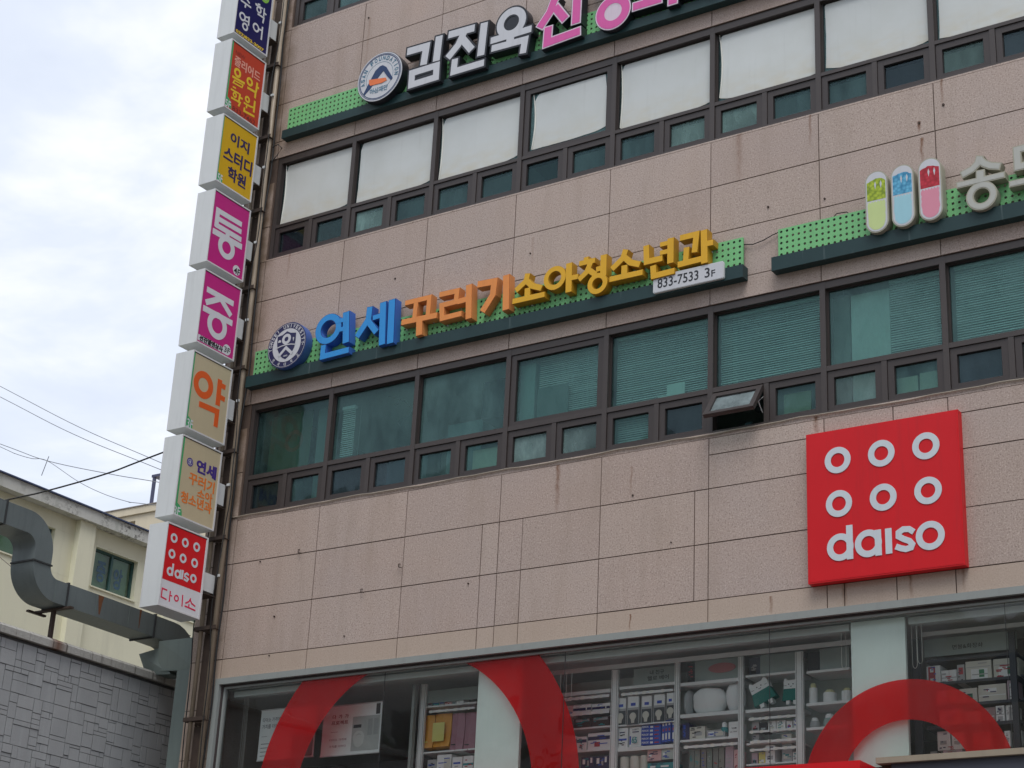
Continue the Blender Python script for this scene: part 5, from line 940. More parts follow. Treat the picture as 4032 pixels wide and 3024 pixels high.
for i, q in enumerate(RC['cat']):
    x0, z0, x1, z1 = q[:4]; w = x1-x0; h = z1-z0; sl = .42 if i == 0 else 0.0
    c = ((x0+x1)/2, (z0+z1)/2)
    def R_(u, v, sl=sl, c=c):   # tilt the first one
        a = -sl if False else sl; du, dv = u-c[0], v-c[1]; return (c[0]+du*math.cos(a)-dv*math.sin(a), c[1]+du*math.sin(a)+dv*math.cos(a))
    s_ = .15 if i == 0 else .14
    cc = c if i == 0 else (c[0]+.01, c[1])
    c = cc
    e_ = empty('cat_cushion', ['tilted cat-shaped cushion with a green body, left of two', 'upright cat-shaped cushion in a green coat, right of two'][i], 'cushion', group='cat-shaped cushions')
    head = [(-.5,.15),(-.5,.75),(-.42,1.0),(-.25,.82),(.25,.82),(.42,1.0),(.5,.75),(.5,.15)]; body = [(-.62,-.75),(-.5,.15),(.5,.15),(.62,-.75)]; legs = [(-.35,-.75),(-.35,-1.05),(-.15,-1.05),(-.1,-.75)]; legs2 = [(.15,-.75),(.15,-1.05),(.35,-1.05),(.38,-.75)]
    def TT(pts): return [R_(c[0]+u*s_*(1.5 if i == 0 else 1.2), c[1]+v*s_) for u, v in pts]
    MB().poly(PF, TT(head), YF+.03, YF+.12).build('head', MW_, e_); MB().poly(PF, TT(body), YF+.028, YF+.12).build('body', P_('cushion_green%d' % i, (.02,.20,.17)), e_); MB().poly(PF, TT(legs), YF+.03, YF+.1).poly(PF, TT(legs2), YF+.03, YF+.1).build('feet', MW_, e_)
    mb = MB()
    for u, v in ((-.18,.5), (.18,.5)): mb.disc(PF, R_(c[0]+u*s_, c[1]+v*s_), .007, YF+.0285, YF+.030, 10)
    mb.line(PF, TT([(-.08,.36),(0,.3),(.08,.36)]), .004, YF+.0285, YF+.030)
    mb.line(PF, TT([(-.45,.42),(-.3,.40)]), .003, YF+.0285, YF+.030); mb.line(PF, TT([(.45,.42),(.3,.40)]), .003, YF+.0285, YF+.030); mb.build('face_print', MK_, e_)
BD = [('grey','upper rail'), ('dark','upper rail'), ('white','upper rail'), ('white','upper rail'), ('narrow white','upper rail'), ('wide white','upper rail'), ('grey','second rail'), ('pale','second rail'), ('mauve','bottom row'), ('yellow-labelled','bottom row'), ('tall white','bottom row'), ('tall grey','bottom row'), ('pale','bottom row, next to the upright')]
for i, q in enumerate(RC['boxD']):
    n_ = sum(1 for k in range(i) if BD[k] == BD[i]); suf = ', right one' if n_ else ''
    goods(q, 'box', '%s small box under the cat cushions, %s%s' % (BD[i][0], BD[i][1], suf), 'box', 'small boxes under the cat cushions', [MG_, MK_, MW_, MW_, MW_, MW_, MG_, MBe, ML_, MY_, MW_, MG_, MW_][i], .14, [(.15,.25,.8,.45,[MK_, MG_, MBe, MBe, MR_, MG_, MW_, MG_, MK_, MW_, MG_, MBe, MG_][i])])
goods(RC['headE'][0], 'box', 'black box on the top shelf left of the right column', 'box', None, MK_, .2)
for i, q in enumerate(RC['lantern']): roundjar(q, 'lantern', 'round white lantern jar with yellow top, %s of three' % ORD[i], 'lantern', MW_, 'round white lantern jars', P_('lid_pale_yellow%d' % i, (.62,.60,.34)), .78)
for i, q in enumerate(RC['tea']): roundjar(q, 'jar', ['pale round jar, left one on the lower shelf by the column', 'pale green round jar, right one on the lower shelf by the column'][i], 'jar', P_('jar%d' % i, [(.40,.43,.44), (.30,.42,.40)][i]), None, MW_, .7)
PK = ['red and white box at the left end of the top row', 'white packs in two tiers, top row', 'narrow grey box with red print, top row', 'big tissue pack with green spot, left one of the top row', 'big tissue pack with green spot, right one of the top row', 'pale box behind the red ring, second row', 'tissue pack with green spot, second row', 'big cream tissue pack, second row', 'narrow pinkish box, second row right end', 'pale box behind the red ring, third row left', 'pale box behind the red ring, third row right', 'pink-grey box, third row', 'white square packs stacked, third row', 'white slim packs, third row right end', 'pale box behind the red ring, bottom row left', 'pale box behind the red ring, bottom row middle', 'pale box behind the red ring, bottom row right', 'white cylinder pack, bottom row', 'clear container at the bottom right corner', 'lilac box inside the smaller red ring']
pkm = [MW_, MW_, MG_, MBe, MBe, MW_, MBe, MBe, ML_, MW_, MBe, P_('pack_rose', (.38,.27,.27)), MW_, MW_, MW_, MW_, MP_, MW_, MG_, ML_]
pka = {0: [(.12,.05,.62,.95,MR_), (.25,.65,.5,.85,MW_), (.25,.12,.5,.32,MW_)], 1: [(.03,.46,.97,.52,MG_), (.05,.2,.3,.3,MG_), (.05,.7,.3,.8,MG_), (.5,.02,.52,.98,MG_)], 2: [(.2,.5,.8,.85,MR_)], 3: [(.03,.70,.97,.73,MG_), (.2,.15,.85,.62,MW_), (.52,.22,.72,.58,MGr), (.03,.1,.97,.13,MG_)], 4: [(.03,.70,.97,.73,MG_), (.2,.15,.85,.62,MW_), (.55,.25,.75,.6,MGr)], 6: [(.45,.4,.75,.7,MGr), (.05,.3,.95,.34,MG_)], 7: [(.28,.62,.66,.82,MW_), (.3,.65,.34,.8,MR_), (.02,.42,.98,.46,MW_), (.5,.1,.7,.16,MG_)], 8: [(.2,.1,.8,.85,MW_)], 11: [(.1,.45,.9,.5,MW_)], 12: [(.03,.48,.97,.53,MG_), (.2,.15,.8,.4,MG_), (.2,.62,.8,.9,MG_)], 13: [(.03,.48,.97,.53,MG_), (.3,.15,.6,.9,MG_)]}
for i, q in enumerate(RC['pack']): goods(q, 'box', PK[i] + ' on the dark shelving', 'box', 'packs on the dark shelving', pkm[i], .2, pka.get(i, [(.2,.3,.7,.5,MG_)]))
mb = MB(); rt = random.Random(21)
for q in RL:
    x = q[0]+.02
    while x < q[2]-.05:
        w = rt.uniform(.028, .045); mb.box(x, x+w, YF-.034, YF-.031, q[1]-.006, q[3]+.004); x += w+rt.uniform(.03, .11)
tags = mb.build('price_tag', P_('tag_paper', (.86,.86,.80)), un); tags['kind'] = 'stuff'
EX = [((5.12, 5.42), 6.045, 'pink', 'dim shelf behind the large ring'), ((5.12, 5.42), 5.40, 'navy', 'lowest visible shelf behind the large ring'),
 ((3.36, 4.08), 6.345, 'grey', 'top shelf of the left unit'), ((10.66, 11.15), 6.08, 'white', 'upper shelf right of the dark post'), ((10.66, 11.15), 5.845, 'beige', 'middle shelf right of the dark post'), ((10.66, 11.15), 5.55, 'white', 'lower shelf right of the dark post'), ((9.64, 9.79), 5.25, 'grey', 'bottom shelf by the right column')]
rx = random.Random(77); EM = {'pink': MP_, 'navy': MN_, 'grey': MG_, 'white': MW_, 'beige': MBe}
for (xa, xb), zb, cn_, ds in EX:
    x = xa; k = 0
    while x < xb-.05 and k < 6:
        w = rx.uniform(.06, .12); h = rx.uniform(.07, .15); m_x = EM[cn_] if k % 2 == 0 else rx.choice((MW_, MBe, MG_, MT_, MP_, ML_))
        goods((x, zb, min(x+w, xb), zb+h), 'box', 'pack, %s on the %s' % (ORD[k], ds), 'box', 'small packs on the dim shelves', m_x, .12, [(.1,.3,.9,.5,rx.choice((MR_, MB_, MT_, MW_)))])
        x += w+.004; k += 1
for z in (6.06, 5.825, 5.53): bx(10.62, 11.9, YF, YF+.34, z, z+.018).build('shelf', M_dks, un2)
bx(10.62, 11.9, YF+.36, YF+.38, 4.02, 6.5).build('back_panel', M_back, un2)
# hanging cord loops
M_cord = P_('white_cord', (.62,.62,.58))
def loop(x, z0, z1, w, lab, y=.30, n=16):
    pts = [(x, y, z1)] + [(x + (w/2)*(1-math.cos(math.pi*k/n)) , y, z0 - .0 - .05*math.sin(math.pi*k/n)) for k in range(n+1)] + [(x+w, y, z1)]
    tag(MB().tube(pts, .0028, 5).build('hanging_cord', M_cord), lab, 'cord', 'white blind cords behind the shop glass')
loop(9.64, 6.20, 6.62, .05, 'long white blind cord loop just right of the right column', .25); loop(9.70, 6.24, 6.62, .05, 'shorter white blind cord loop right of the right column', .24)
loop(8.88, 6.26, 6.62, .05, 'white blind cord loop just left of the right column', .24); loop(5.38, 6.24, 6.5, .10, 'white cord loop hanging near the top of the large ring', .24); loop(5.55, 6.20, 6.5, .07, 'second white cord loop hanging right of the large ring top', .25)
for i in range(4):
    tag(MB().tube([(.80+.022*i, .22, 6.58), (.81+.022*i+.01*math.sin(i), .22, 6.0), (.80+.024*i, .22, 4.4)], .0013, 5).build('hanging_cord', M_cord), 'thin straight cord, %s of four by the left shop frame' % ORD[i], 'cord', 'straight white cords at the left end')
# posters in the shop
def poster(x0, x1, z0, z1, y, label, fn):
    e_ = empty('poster', label, 'poster'); bx(x0, x1, y, y+.006, z0, z1).build('sheet', P_('poster_white', (.84,.88,.88)), e_)
    MB().tube([(x0-.01, y+.003, z0), (x1+.01, y+.003, z0)], .008, 8).build('bottom_rod', M_alu, e_); MB().tube([(x0-.01, y+.003, z1), (x1+.01, y+.003, z1)], .008, 8).build('top_rod', M_alu, e_); fn(e_)
def pA(e_):
    mb = MB(); text(mb, PF, '\ub2e4\uc774\uc18c \uac00\uaca9\uc5d0', .935, 6.30, 1.22, 6.355, .4485, 0, .01); text(mb, PF, '\uac00\uce58\ub97c \ub354\ud558\ub2e4', .935, 6.215, 1.24, 6.27, .4485, 0, .01)
    mb.box(.94, 1.03, .4484, .4492, 6.115, 6.119)
    for k in range(4): mb.box(.94, 1.16, .4484, .4492, 6.02-.05*k, 6.028-.05*k)
    mb.build('print', P_('poster_grey_print', (.16,.18,.2)), e_); bx(1.45, 1.78, .447, .4495, 5.83, 6.1).build('photo_print', P_('poster_photo', (.28,.2,.2)), e_)
def pB(e_):
    mb = MB(); text(mb, PF, '\ub2e4  \uac00  \uac00', 2.06, 6.255, 2.31, 6.305, .4485, 0, .02); text(mb, PF, '\ud504\ub85c\uc81d\ud2b8', 2.05, 6.18, 2.31, 6.23, .4485, 0, .02); mb.build('print', P_('poster_red_print', (.30,.03,.04)), e_)
    mb = MB(); mb.box(2.05, 2.16, .4484, .4492, 6.09, 6.094); text(mb, PF, '\ub2e4\uc774\uc18c \uac00\uaca9\uc5d0', 2.04, 5.98, 2.30, 6.01, .4485, 0, .01); text(mb, PF, '\uac00\uce58\ub97c \ub354\ud558\ub2e4', 2.04, 5.90, 2.30, 5.93, .4485, 0, .01); mb.build('print', P_('poster_mauve_print', (.30,.16,.18)), e_)
    bx(2.38, 2.80, .4470, .4496, 5.84, 6.26).build('photo_print', P_('poster_photo_b', (.46,.48,.47), .5, .25), e_)
    MB().disc(PF, (2.49, 5.96), .075, .4455, .4469, 26).ring(PF, (2.49, 6.0), .05, .085, .445, .4456, 26).build('cup_print', P_('poster_cup', (.60,.62,.60)), e_)
    for k in range(2): bx(2.62+.09*k, 2.69+.09*k, .4455, .4469, 6.02, 6.22).build('jar_print', P_('poster_jar%d' % k, (.36,.38,.38)), e_)
    bx(2.40, 2.52, .4455, .4469, 6.12, 6.16).build('dish_print', MK_, e_); bx(2.73, 2.79, .4455, .4469, 6.27, 6.40).build('dark_print', MK_, e_)
poster(.90, 1.80, 5.815, 6.455, .45, 'wide pale poster behind the left arc of the large red ring', pA)
poster(1.915, 2.815, 5.80, 6.415, .45, 'pale poster with red heading and tableware photo inside the large red ring', pB)
bx(.65, 3.26, .9, .95, 4.02, 5.79).build('low_partition', M_dkwall, B)

# ------------------------------------------------------------------ left neighbour: patterned wall and duct
M_wallg = NT('grey_patterned_concrete'); p = M_wallg.pos(); oi = M_wallg.n('ShaderNodeObjectInfo')
c = M_wallg.mix(M_wallg.noise(p, 2.4, 5, .6), (.255,.265,.27), (.34,.352,.36)); c = M_wallg.mix(M_wallg.math('MULTIPLY', oi.outputs['Random'], .35), c, (.38,.39,.395))
st = M_wallg.noise(M_wallg.map(p, (5, 5, .5)), 1.2, 5, .6); c = M_wallg.mix(M_wallg.ramp(st, (.52, 0.), (.75, .4)), c, (.42,.44,.45))
M_wallg.bsdf(c, .8, 0, .3, M_wallg.noise(p, 40, 5, .7), .5, .008); M_wallg = M_wallg.m
M_joint = pm('wall_joint', (.075,.078,.08), .9)
gw = empty('boundary_wall', 'grey wall moulded in a pattern of mixed rectangular blocks, left of the building', 'wall')
XW = -1.0
bx(XW-.3, XW-.012, -6.5, 6.0, -.1, 6.98).build('wall_core', M_joint, gw)
rects = []
def split(y0, y1, z0, z1, d):
    w, h = y1-y0, z1-z0
    if d > 0 and (w > .27 or h > .27 or (random.random() < .62 and max(w, h) > .15)):
        if (w > h*1.15 and w > .12) or (h < .13 and w > .2):
            t = random.choice((.28, .33, .5, .67, .74)); m = y0+w*t; split(y0, m, z0, z1, d-1); split(m, y1, z0, z1, d-1)
        else:
            t = random.choice((.2, .3, .5, .62, .8)); m = z0+h*t; split(y0, y1, z0, m, d-1); split(y0, y1, m, z1, d-1)
    else: rects.append((y0, y1, z0, z1))
yy = -2.72
while yy < .85:
    zz = 6.95
    while zz > 5.1:
        h = .62; split(yy, yy+.72, zz-h, zz, 5); zz -= h
    yy += .72
print('BLOCKS', len(rects))
vis = [q for q in rects if q[3] > 5.30+(q[0]+1.98)*.183 and q[1] > -2.45 and q[0] < .95]; vis.sort(key=lambda q: -(q[1]-q[0])*(q[3]-q[2])); print('BLOCKS', len(vis)); keep = vis[:298]; rest = [q for q in rects if q not in keep]
for (y0, y1, z0, z1) in keep:
    g = .0045; dx = random.uniform(-.004, .006)
    bx(XW-.013, XW+dx, y0+g*1.15, y1-g*.9, z0+g*.9, z1-g*.9).build('block', M_wallg, gw)
mb = MB()
for (y0, y1, z0, z1) in rest: mb.box(XW-.013, XW+.002, y0+.004, y1-.004, z0+.004, z1-.004)
for (a, b, c_, d) in [(-6.5, -2.725, .0, 6.95), (.885, 6.0, 0, 6.95), (-2.72, .88, 0, 4.46)]:
    y = a
    while y < b-.05:
        z = d
        while z > c_+.1:
            g = .005; mb.box(XW-.013, XW-.002, y+g, min(y+.36, b)-g, max(z-.31, c_)+g, z-g); z -= .31
        y += .36
o = mb.build('plain_blocks', M_wallg, gw); o['kind'] = 'stuff'
cap = NT('stained_coping'); p = cap.pos(); c = cap.mix(cap.noise(p, 9, 5, .7), (.26,.25,.23), (.50,.50,.47)); c = cap.mix(cap.ramp(cap.noise(cap.map(p, (1, 18, .4)), 1, 3), (.55, 0), (.75, .8)), c, (.05,.045,.04))
sy = cap.n('ShaderNodeSeparateXYZ'); cap.l(p, sy.inputs[0]); rm = cap.math('SUBTRACT', 1.0, cap.math('DIVIDE', cap.math('ABSOLUTE', cap.math('ADD', sy.outputs[1], 1.40)), .17), clamp=True)
c = cap.mix(cap.math('MULTIPLY', rm, .9), c, (.13,.055,.03)); cap.bsdf(c, .8, 0, .3, cap.noise(p, 30), .5, .01); M_cap = cap.m
yc = -6.5
while yc < 6.0:
    y1 = min(yc+random.uniform(.55, .7), 6.0)
    mb = MB(); mb.poly(lambda u, v, d: (u, d, v), [(XW-.34, 7.00), (XW+.06, 6.99), (XW+.065, 7.075), (XW+.03, 7.11), (XW-.14, 7.145), (XW-.34, 7.11)], yc+.003, y1-.003)
    mb.build('coping', M_cap, gw); yc = y1
# duct -----------------------------------------------------------------
du = empty('air_duct', 'large grey rectangular air duct with an S bend running above the patterned wall', 'duct')
X0d, X1d = -1.31, -.90
def duct(seg, name='duct_section'):
    """seg: list of (outer(y,z), inner(y,z)) pairs"""
    mb = MB(); vs = []
    for (o_, i_) in seg: vs += [(X1d, o_[0], o_[1]), (X1d, i_[0], i_[1]), (X0d, i_[0], i_[1]), (X0d, o_[0], o_[1])]
    n = len(seg); fs = [(4*k+a, 4*k+(a+1) % 4, 4*k+(a+1) % 4+4, 4*k+a+4) for k in range(n-1) for a in range(4)] + [(3,2,1,0), tuple(4*n-4+a for a in range(4))]
    return mb.add(vs, fs).build(name, M_duct, du)
def arc(c, r0, r1, a0, a1, n=10): return [((c[0]+r1*math.cos(math.radians(a0+(a1-a0)*k/n)), c[1]+r1*math.sin(math.radians(a0+(a1-a0)*k/n))), (c[0]+r0*math.cos(math.radians(a0+(a1-a0)*k/n)), c[1]+r0*math.sin(math.radians(a0+(a1-a0)*k/n)))) for k in range(n+1)]
duct([((-4.6, 8.575), (-4.6, 8.285)), ((-2.59, 8.575), (-2.59, 8.285))]); duct([((-2.588, 8.575), (-2.588, 8.285)), ((-2.20, 8.575), (-2.20, 8.285))] + arc((-2.20, 8.12), .165, .455, 90, 0, 22)[1:] + [((-1.745, 7.98), (-2.035, 7.98))])
duct([((-1.745, 7.978), (-2.035, 7.978))] + [((-1.60+.145*math.cos(math.radians(180+4.5*k)), 7.975+.145*math.sin(math.radians(180+4.5*k))), (-1.60+.435*math.cos(math.radians(180+4.5*k)), 7.975+.435*math.sin(math.radians(180+4.5*k)))) for k in range(21)] + [((-1.412, 7.83), (-1.412, 7.54))])
duct([((-1.41, 7.83), (-1.41, 7.54)), ((-.62, 7.83), (-.62, 7.54))]); duct([((-.618, 7.83), (-.618, 7.54)), ((.178, 7.825), (.178, 7.535))])
duct([((.18, 7.825), (.18, 7.535)), ((.52, 7.82), (.50, 7.53))] + arc((.55, 7.30), .23, .52, 90, 20, 6))
def flange(y, z0, z1):
    mb = MB(); t = .012; mb.box(X1d, X1d+.014, y-t, y+t, z0-.016, z1+.016); mb.box(X0d-.014, X0d, y-t, y+t, z0-.016, z1+.016); mb.box(X0d, X1d, y-t, y+t, z0-.016, z0); mb.box(X0d, X1d, y-t, y+t, z1, z1+.016); mb.build('flange', M_ductd, du)
flange(-2.589, 8.285, 8.575); flange(-1.411, 7.54, 7.83); flange(.179, 7.53, 7.825)
for y in (-1.62, -.9, -.3): bx(X1d-.0005, X1d+.003, y-.003, y+.003, 7.545, 7.825).build('seam', M_ductg, du)
mb = MB(); mb.box(X1d, X1d+.014, -2.05, -1.73, 7.968, 7.988); mb.box(X0d, X1d, -2.052, -2.036, 7.968, 7.988); mb.build('flange', M_ductd, du)
rs = pm('rust_patch', (.16,.07,.035), .8, .4, 20, 0, .2, .8)
for (y, w) in ((-.83, .05), (-.10, .02)):
    MB().poly(lambda u, v, d: (d, u, v), [(y-w, 7.829), (y+w, 7.829), (y+w*.6, 7.74), (y+w*.2, 7.58), (y-w*.2, 7.58), (y-w*.7, 7.72)], X1d, X1d+.0016).build('rust_streak', rs, du)
# hood where the duct turns down to the shaft
mb = MB(); mb.add([(-1.28,.34,7.37), (-.90,.34,7.42), (-.90,.95,7.42), (-1.28,.95,7.37), (-1.14,.38,7.08), (-.62,.30,7.03), (-.62,.60,7.03), (-1.14,.60,7.08)], [(0,1,5,4),(1,2,6,5),(2,3,7,6),(3,0,4,7),(4,5,6,7),(3,2,1,0)]); mb.build('hood', M_ductg, du)
mb = MB(); mb.add([(-.90,.30,7.50), (-.02,.16,7.44), (-.02,.5,7.44), (-.90,.7,7.50), (-.88,.33,7.10), (-.02,.16,7.00), (-.02,.5,7.00), (-.88,.62,7.10)], [(0,1,5,4),(1,2,6,5),(2,3,7,6),(3,0,4,7),(4,5,6,7),(3,2,1,0)]); mb.build('transition_piece', M_ductg, du)
tag(bx(-.262, -.012, .05, .38, -.1, 6.985).build('vertical_duct', M_ductg), 'smooth grey-green vertical duct in the gap between wall and building', 'duct')
sp_ = empty('duct_support', 'rusty post with cross arms holding the duct on top of the patterned wall', 'support')
bx(-1.13, -1.08, -1.43, -1.385, 7.12, 7.50).build('post', M_rust, sp_); bx(-1.17, -1.04, -1.48, -1.34, 7.12, 7.135).build('base_plate', M_rust, sp_); bx(-1.42, -.78, -1.44, -1.38, 7.50, 7.525).build('cross_arm', M_rust, sp_); bx(-1.40, -1.35, -1.6, -1.3, 7.475, 7.499).build('cross_arm', M_rust, sp_)

# ------------------------------------------------------------------ cream building behind
def weathered(name, col, dark, amt=.5):
    t = NT(name); p = t.pos(); c = t.mix(t.noise(p, 1.2, 4), tuple(v*.94 for v in col), tuple(min(1, v*1.05) for v in col))
    st = t.noise(t.map(p, (2.5, 2.5, .35)), 1.5, 6, .65); c = t.mix(t.ramp(st, (.5, 0.), (.8, amt)), c, dark); t.bsdf(c, .85, 0, .25, t.noise(p, 30, 4), .2, .01); return t.m
def peeling():
    t = NT('peeling_parapet'); p = t.pos(); s = t.n('ShaderNodeSeparateXYZ'); t.l(p, s.inputs[0])
    c = t.mix(t.noise(p, 3, 4), (.56,.56,.52), (.68,.68,.64)); band = t.ramp(t.noise(t.map(p, (1, .9, .3)), 1.3, 3), (.42, 0.), (.55, 1.))
    sp = t.ramp(t.noise(t.map(p, (7, 7, 9)), 1.6, 6, .75), (.50, 0.), (.56, 1.)); c = t.mix(t.math('MULTIPLY', sp, t.math('MULTIPLY', band, .85)), c, (.10,.095,.085))
    gr = t.ramp(t.noise(t.map(p, (3, 3, 1)), 2, 4), (.5, 0.), (.75, .4)); c = t.mix(gr, c, (.33,.36,.30)); t.bsdf(c, .85); return t.m
M_crm = weathered('cream_render', (.82,.80,.62), (.55,.54,.43), .35); M_par = peeling(); M_crm2 = weathered('tan_render', (.60,.53,.40), (.40,.36,.29), .4)
cb = empty('cream_building', 'old cream rendered building with a peeling white parapet, behind the duct', 'building')
XC = -9.0
def wallz(y0, y1, z0, z1, x0=XC-.25, x1=XC, m=M_crm, nm='wall'): bx(x0, x1, y0, y1, z0, z1).build(nm, m, cb)
wins = [(4.05, 5.42, 10.92, 11.69), (6.48, 7.62, 10.885, 11.66), (9.0, 10.2, 10.885, 11.66)]
wallz(-4, 13, -.1, 10.88); wallz(-4, 13, 11.70, 12.0)
e0 = -4
for (a, b, z0, z1) in wins: wallz(e0, a, 10.882, 11.698); e0 = b
wallz(e0, 13, 10.882, 11.698)
for (a, b, z0, z1) in wins:
    if z0 > 10.89: wallz(a, b, 10.882, z0)
    if z1 < 11.695: wallz(a, b, z1, 11.698)
bx(XC-8, XC-.26, -4, 13, -.1, 12.0).build('inner_mass', M_crm, cb)
bx(XC-8.0, XC+.22, -4.1, 13.1, 12.002, 12.235).build('parapet', M_par, cb); bx(XC-8.05, XC+.26, -4.15, 13.15, 12.237, 12.262).build('flashing', P_('blue_flashing', (.06,.08,.16)), cb)
for (a, b) in ((5.90, 6.30), (1.9, 2.3), (8.35, 8.75)): bx(XC+.001, XC+.13, a, b, -.1, 12.0).build('pilaster', M_crm, cb)
M_wgr = P_('green_window_frame', (.035,.095,.09)); M_wgl = glass('far_green_glass', (.62,.86,.72), .7, .1, .05)
for wi, (a, b, z0, z1) in enumerate(wins):
    mb = MB(); f = .045; y_ = XC-.10
    mb.box(y_-.06, y_, a, a+f, z0, z1); mb.box(y_-.06, y_, b-f, b, z0, z1); mb.box(y_-.06, y_-.001, a+f, b-f, z0, z0+f); mb.box(y_-.06, y_-.001, a+f, b-f, z1-f, z1); m = (a+b)/2-.02; mb.box(y_-.05, y_+.006, m-.025, m+.025, z0+f, z1-f)
    o = mb.build('window', M_wgr, cb)
    for (p0, p1) in ((a+f, m-.025), (m+.025, b-f)):
        MB().add([(y_-.03, p0, z0+f), (y_-.03, p1, z0+f), (y_-.03, p1, z1-f), (y_-.03, p0, z1-f)], [(0,1,2,3)]).build('pane', M_wgl, o, norm=False)
    bx(y_-.12, y_-.07, a, b, z0, z1).build('curtain', P_('pale_curtain%d' % wi, (.42,.50,.38)), o)
    bx(XC-.09, XC+.03, a-.03, b+.03, z0-.03, z0-.002).build('sill', M_crm, cb)
    if wi == 1:
        mb = MB(); PC = lambda u, v, d: (d, u, v); text(mb, PC, '\uc911', 6.68, 11.05, 6.92, 11.46, y_-.026, 0, .03); mw = P_('window_letters', (.05,.11,.17)); mb.build('letter', mw, o); text(MB(), PC, '\uc559', 7.14, 11.02, 7.38, 11.44, y_-.026, 0, .03).build('letter', mw, o)
# far tan building with roof frame
fb = empty('tan_building', 'distant tan building top with a recessed balcony opening, left of the lowest signs', 'building')
zf = 18.45
bx(-40, -24.2, 20, 20.25, -.1, zf).build('wall', M_crm2, fb) if False else None
ox0, ox1, oz0, oz1 = -23.3, -22.06, 17.1, 18.05
bx(-40, ox0, 20, 20.25, -.1, zf-.22).build('wall', M_crm2, fb); bx(ox1, -14, 20, 20.25, -.1, zf-.22).build('wall', M_crm2, fb); bx(ox0+.001, ox1-.001, 20.001, 20.25, -.1, oz0).build('wall', M_crm2, fb); bx(ox0+.001, ox1-.001, 20.001, 20.25, oz1, zf-.22).build('wall', M_crm2, fb)
bx(-40, -14, 20.3, 30, -.1, zf-.3).build('inner_mass', P_('balcony_shade', (.22,.17,.13)), fb); bx(-40.1, -13.9, 19.93, 30.1, zf-.218, zf).build('parapet', M_crm2, fb); bx(-40.1, -13.9, 19.9, 20.0, zf+.001, zf+.03).build('coping', P_('far_coping', (.25,.22,.2)), fb)
M_bst = P_('blue_steel', (.06,.065,.12))
rf = empty('roof_frame', 'blue steel frame standing on the roof of the tan building', 'frame')
for (x, y) in ((-21.70, 20.2), (-19.6, 20.2), (-21.7, 22.0), (-19.6, 22.0)): bx(x-.04, x+.04, y-.04, y+.04, zf, 19.42).build('post', M_bst, rf)
for y in (20.2, 22.0): bx(-21.78, -19.5, y-.05, y+.05, 19.421, 19.50).build('beam', M_bst, rf)
for x in (-21.7, -19.6): bx(x-.045, x+.045, 20.251, 21.949, 19.423, 19.50).build('beam', M_bst, rf)

# ------------------------------------------------------------------ overhead wires
def wire(pts, r, lab, m=M_wire, sub=6):
    P3 = [Vector(q) for q in pts]; d0 = (P3[1]-P3[0]).normalized(); d1_ = (P3[-1]-P3[-2]).normalized()
    P3 = [P3[0]-d0*6] + P3 + [P3[-1]+d1_*6]; out = []
    for i in range(len(P3)-1):
        p0, p1, p2, p3 = P3[max(i-1, 0)], P3[i], P3[i+1], P3[min(i+2, len(P3)-1)]
        for k in range(sub):
            t = k/sub; out.append(.5*((2*p1)+(p2-p0)*t+(2*p0-5*p1+4*p2-p3)*t*t+(3*p1-p0-3*p2+p3)*t**3))
    out.append(P3[-1]); tag(MB().tube(out, r, 6).build('overhead_wire', m), lab, 'wire', 'overhead wires across the sky')
wire([(-7.76,3,11.30),(-6.72,3,11.32),(-5.25,3,11.42),(-3.98,3,11.60)], .014, 'thick black wire rising from the cream parapet to the signs', M_cable)
wire([(-19.31,12,18.91),(-16.12,12,17.23),(-13.14,12,15.82)], .009, 'upper one of two thin parallel wires sloping down to the right')
wire([(-19.24,12,18.6),(-16.3,12,17.08),(-13.11,12,15.64)], .009, 'lower one of two thin parallel wires sloping down to the right')
wire([(-18.95,12,17.26),(-17.1,12,16.51),(-14.82,12,15.81),(-13.16,12,15.35)], .009, 'thin wire passing straight through the knot in the sky')
wire([(-18.93,12,17.18),(-18.33,12,16.9),(-17.67,12,16.66),(-17.1,12,16.51),(-15.88,12,15.78),(-14.93,12,15.32),(-14.04,12,14.99),(-13.48,12,14.86)], .008, 'sagging kinked wire dropping from the knot towards the tan roof')
tag(MB().tube([(-17.06,12,16.62),(-17.1,12,16.50),(-17.22,12,16.14)], .010, 6).build('wire_tie', M_wire), 'short loose tie hanging at the knot of the thin wires', 'wire')
tag(MB().tube([(-2.4,-1.35,8.42),(-2.1,-1.0,8.10),(-1.5,.2,7.92),(-1.3,1.3,7.86)], .006, 6).build('loose_wire', M_beige), 'pale loose wire draped along the back of the duct', 'wire')
tag(MB().tube([(-1.6,-2.45,8.3),(-1.55,-2.52,7.9),(-1.5,-2.40,7.5),(-1.42,-2.3,7.14)], .008, 6).build('loose_wire', M_cable), 'dark wire hanging down to the coping at the left edge', 'wire')
tag(MB().tube([(-1.6,-2.7,7.62),(-1.5,-2.2,7.34),(-1.3,-1.9,7.13)], .006, 6).build('loose_wire', M_beige), 'thin wire slanting to the coping near the left edge', 'wire')

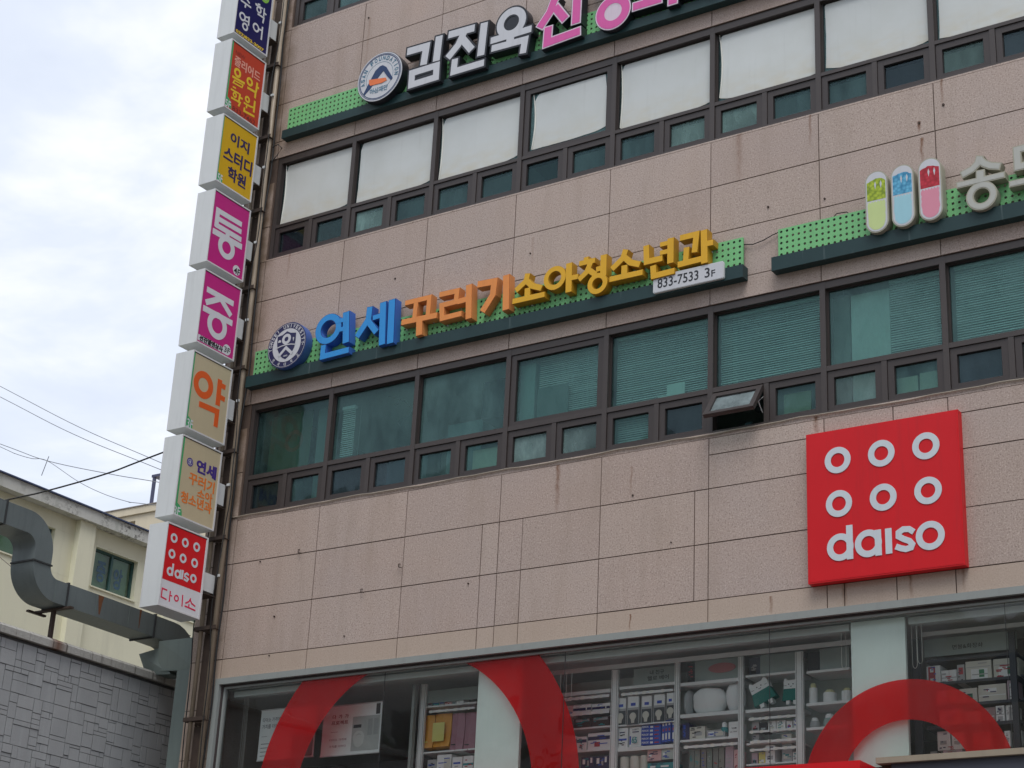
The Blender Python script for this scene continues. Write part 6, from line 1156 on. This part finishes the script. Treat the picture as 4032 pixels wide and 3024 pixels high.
# ------------------------------------------------------------------ across the street: glass reflections, and unseen blocks added to cut low sky
M_apt = weathered('apartment_render', (.48,.48,.46), (.3,.3,.28), .3)
ab = empty('apartment_block', 'plain pale apartment block across the street, reflected in the shop glass', 'building')
bx(-42, -6, -46, -34, -.1, 24).build('wall', M_apt, ab)
M_wd = P_('apartment_window', (.03,.035,.04), .15)
wm0 = bx(0, 1.6, 0, .08, 0, 1.4).build('window', M_wd, ab); wm0.location = (-40, -34.03, 2)
for i in range(10):
    for j in range(7):
        if i == 0 and j == 0: continue
        o = wm0.copy(); COL.objects.link(o); o.location = (-40+i*3.5, -34.03, 2+j*3.0); o.parent = ab
ob = empty('added_office_block', 'unseen tan office block added across the street to hold back low sky', 'building')
bx(-3, 24, -48, -36, -.1, 17).build('wall', M_crm2, ob)
wm1 = bx(0, 2.2, 0, .08, 0, 1.3).build('window', M_wd, ob); wm1.location = (-1.5, -36.03, 4.2)
for i in range(8):
    for j in range(4):
        if i == 0 and j == 0: continue
        o = wm1.copy(); COL.objects.link(o); o.location = (-1.5+i*3.2, -36.03, 4.2+j*3.4); o.parent = ob
ob2 = empty('added_office_block', 'unseen grey office block farther right, added to hold back low sky', 'building')
bx(28, 66, -50, -37, -.1, 22).build('wall', M_apt, ob2)
for i in range(10):
    for j in range(5):
        o = wm1.copy(); COL.objects.link(o); o.location = (29.5+i*3.6, -37.03, 4.2+j*3.4); o.parent = ob2
def street_tree(x, y, h, lab, seed):
    rr = random.Random(seed); e_ = empty('street_tree', lab, 'tree', group='trees across the street'); M_bark = pm('bark', (.07,.055,.04), .9); mb = MB(); tips = []
    mb.tube([(x, y, 0), (x+.1, y, h*.25), (x, y+.1, h*.5)], .16, 8)
    for k in range(14):
        a = rr.random()*6.28; l_ = rr.uniform(.25, .45)*h; z = h*rr.uniform(.35, .6); e2 = (x+l_*math.cos(a)*.8, y+l_*math.sin(a)*.8, z+l_*.8)
        mb.tube([(x, y, z*.9), ((x+e2[0])/2, (y+e2[1])/2, z+l_*.3), e2], .05, 6); tips.append(e2); tips.append(((x+e2[0])/2, (y+e2[1])/2, z+l_*.35))
    mb.build('trunk', M_bark, e_); mb = MB()
    for t in tips:
        for _ in range(130):
            p = Vector(t)+Vector((rr.gauss(0, .55), rr.gauss(0, .55), rr.gauss(0, .5))); u = Vector((rr.uniform(-1,1), rr.uniform(-1,1), rr.uniform(-1,1))).normalized()*.11; v = u.cross(Vector((rr.uniform(-1,1), rr.uniform(-1,1), rr.uniform(-1,1)))).normalized()*.07
            mb.add([p-u, p+v, p+u, p-v], [(0,1,2,3)])
    o = mb.build('crown', pm('leaves_%d' % seed, (.05,.085,.03), .6, .4), e_, norm=False); o['kind'] = 'stuff'
street_tree(-9.5, -19.5, 11, 'leafy street tree across the road, reflected in the left shop glass', 3)
street_tree(-4.0, -20.5, 9, 'smaller street tree across the road, reflected near the column', 5)
street_tree(-16, -20, 12, 'tall street tree farther left across the road', 8)
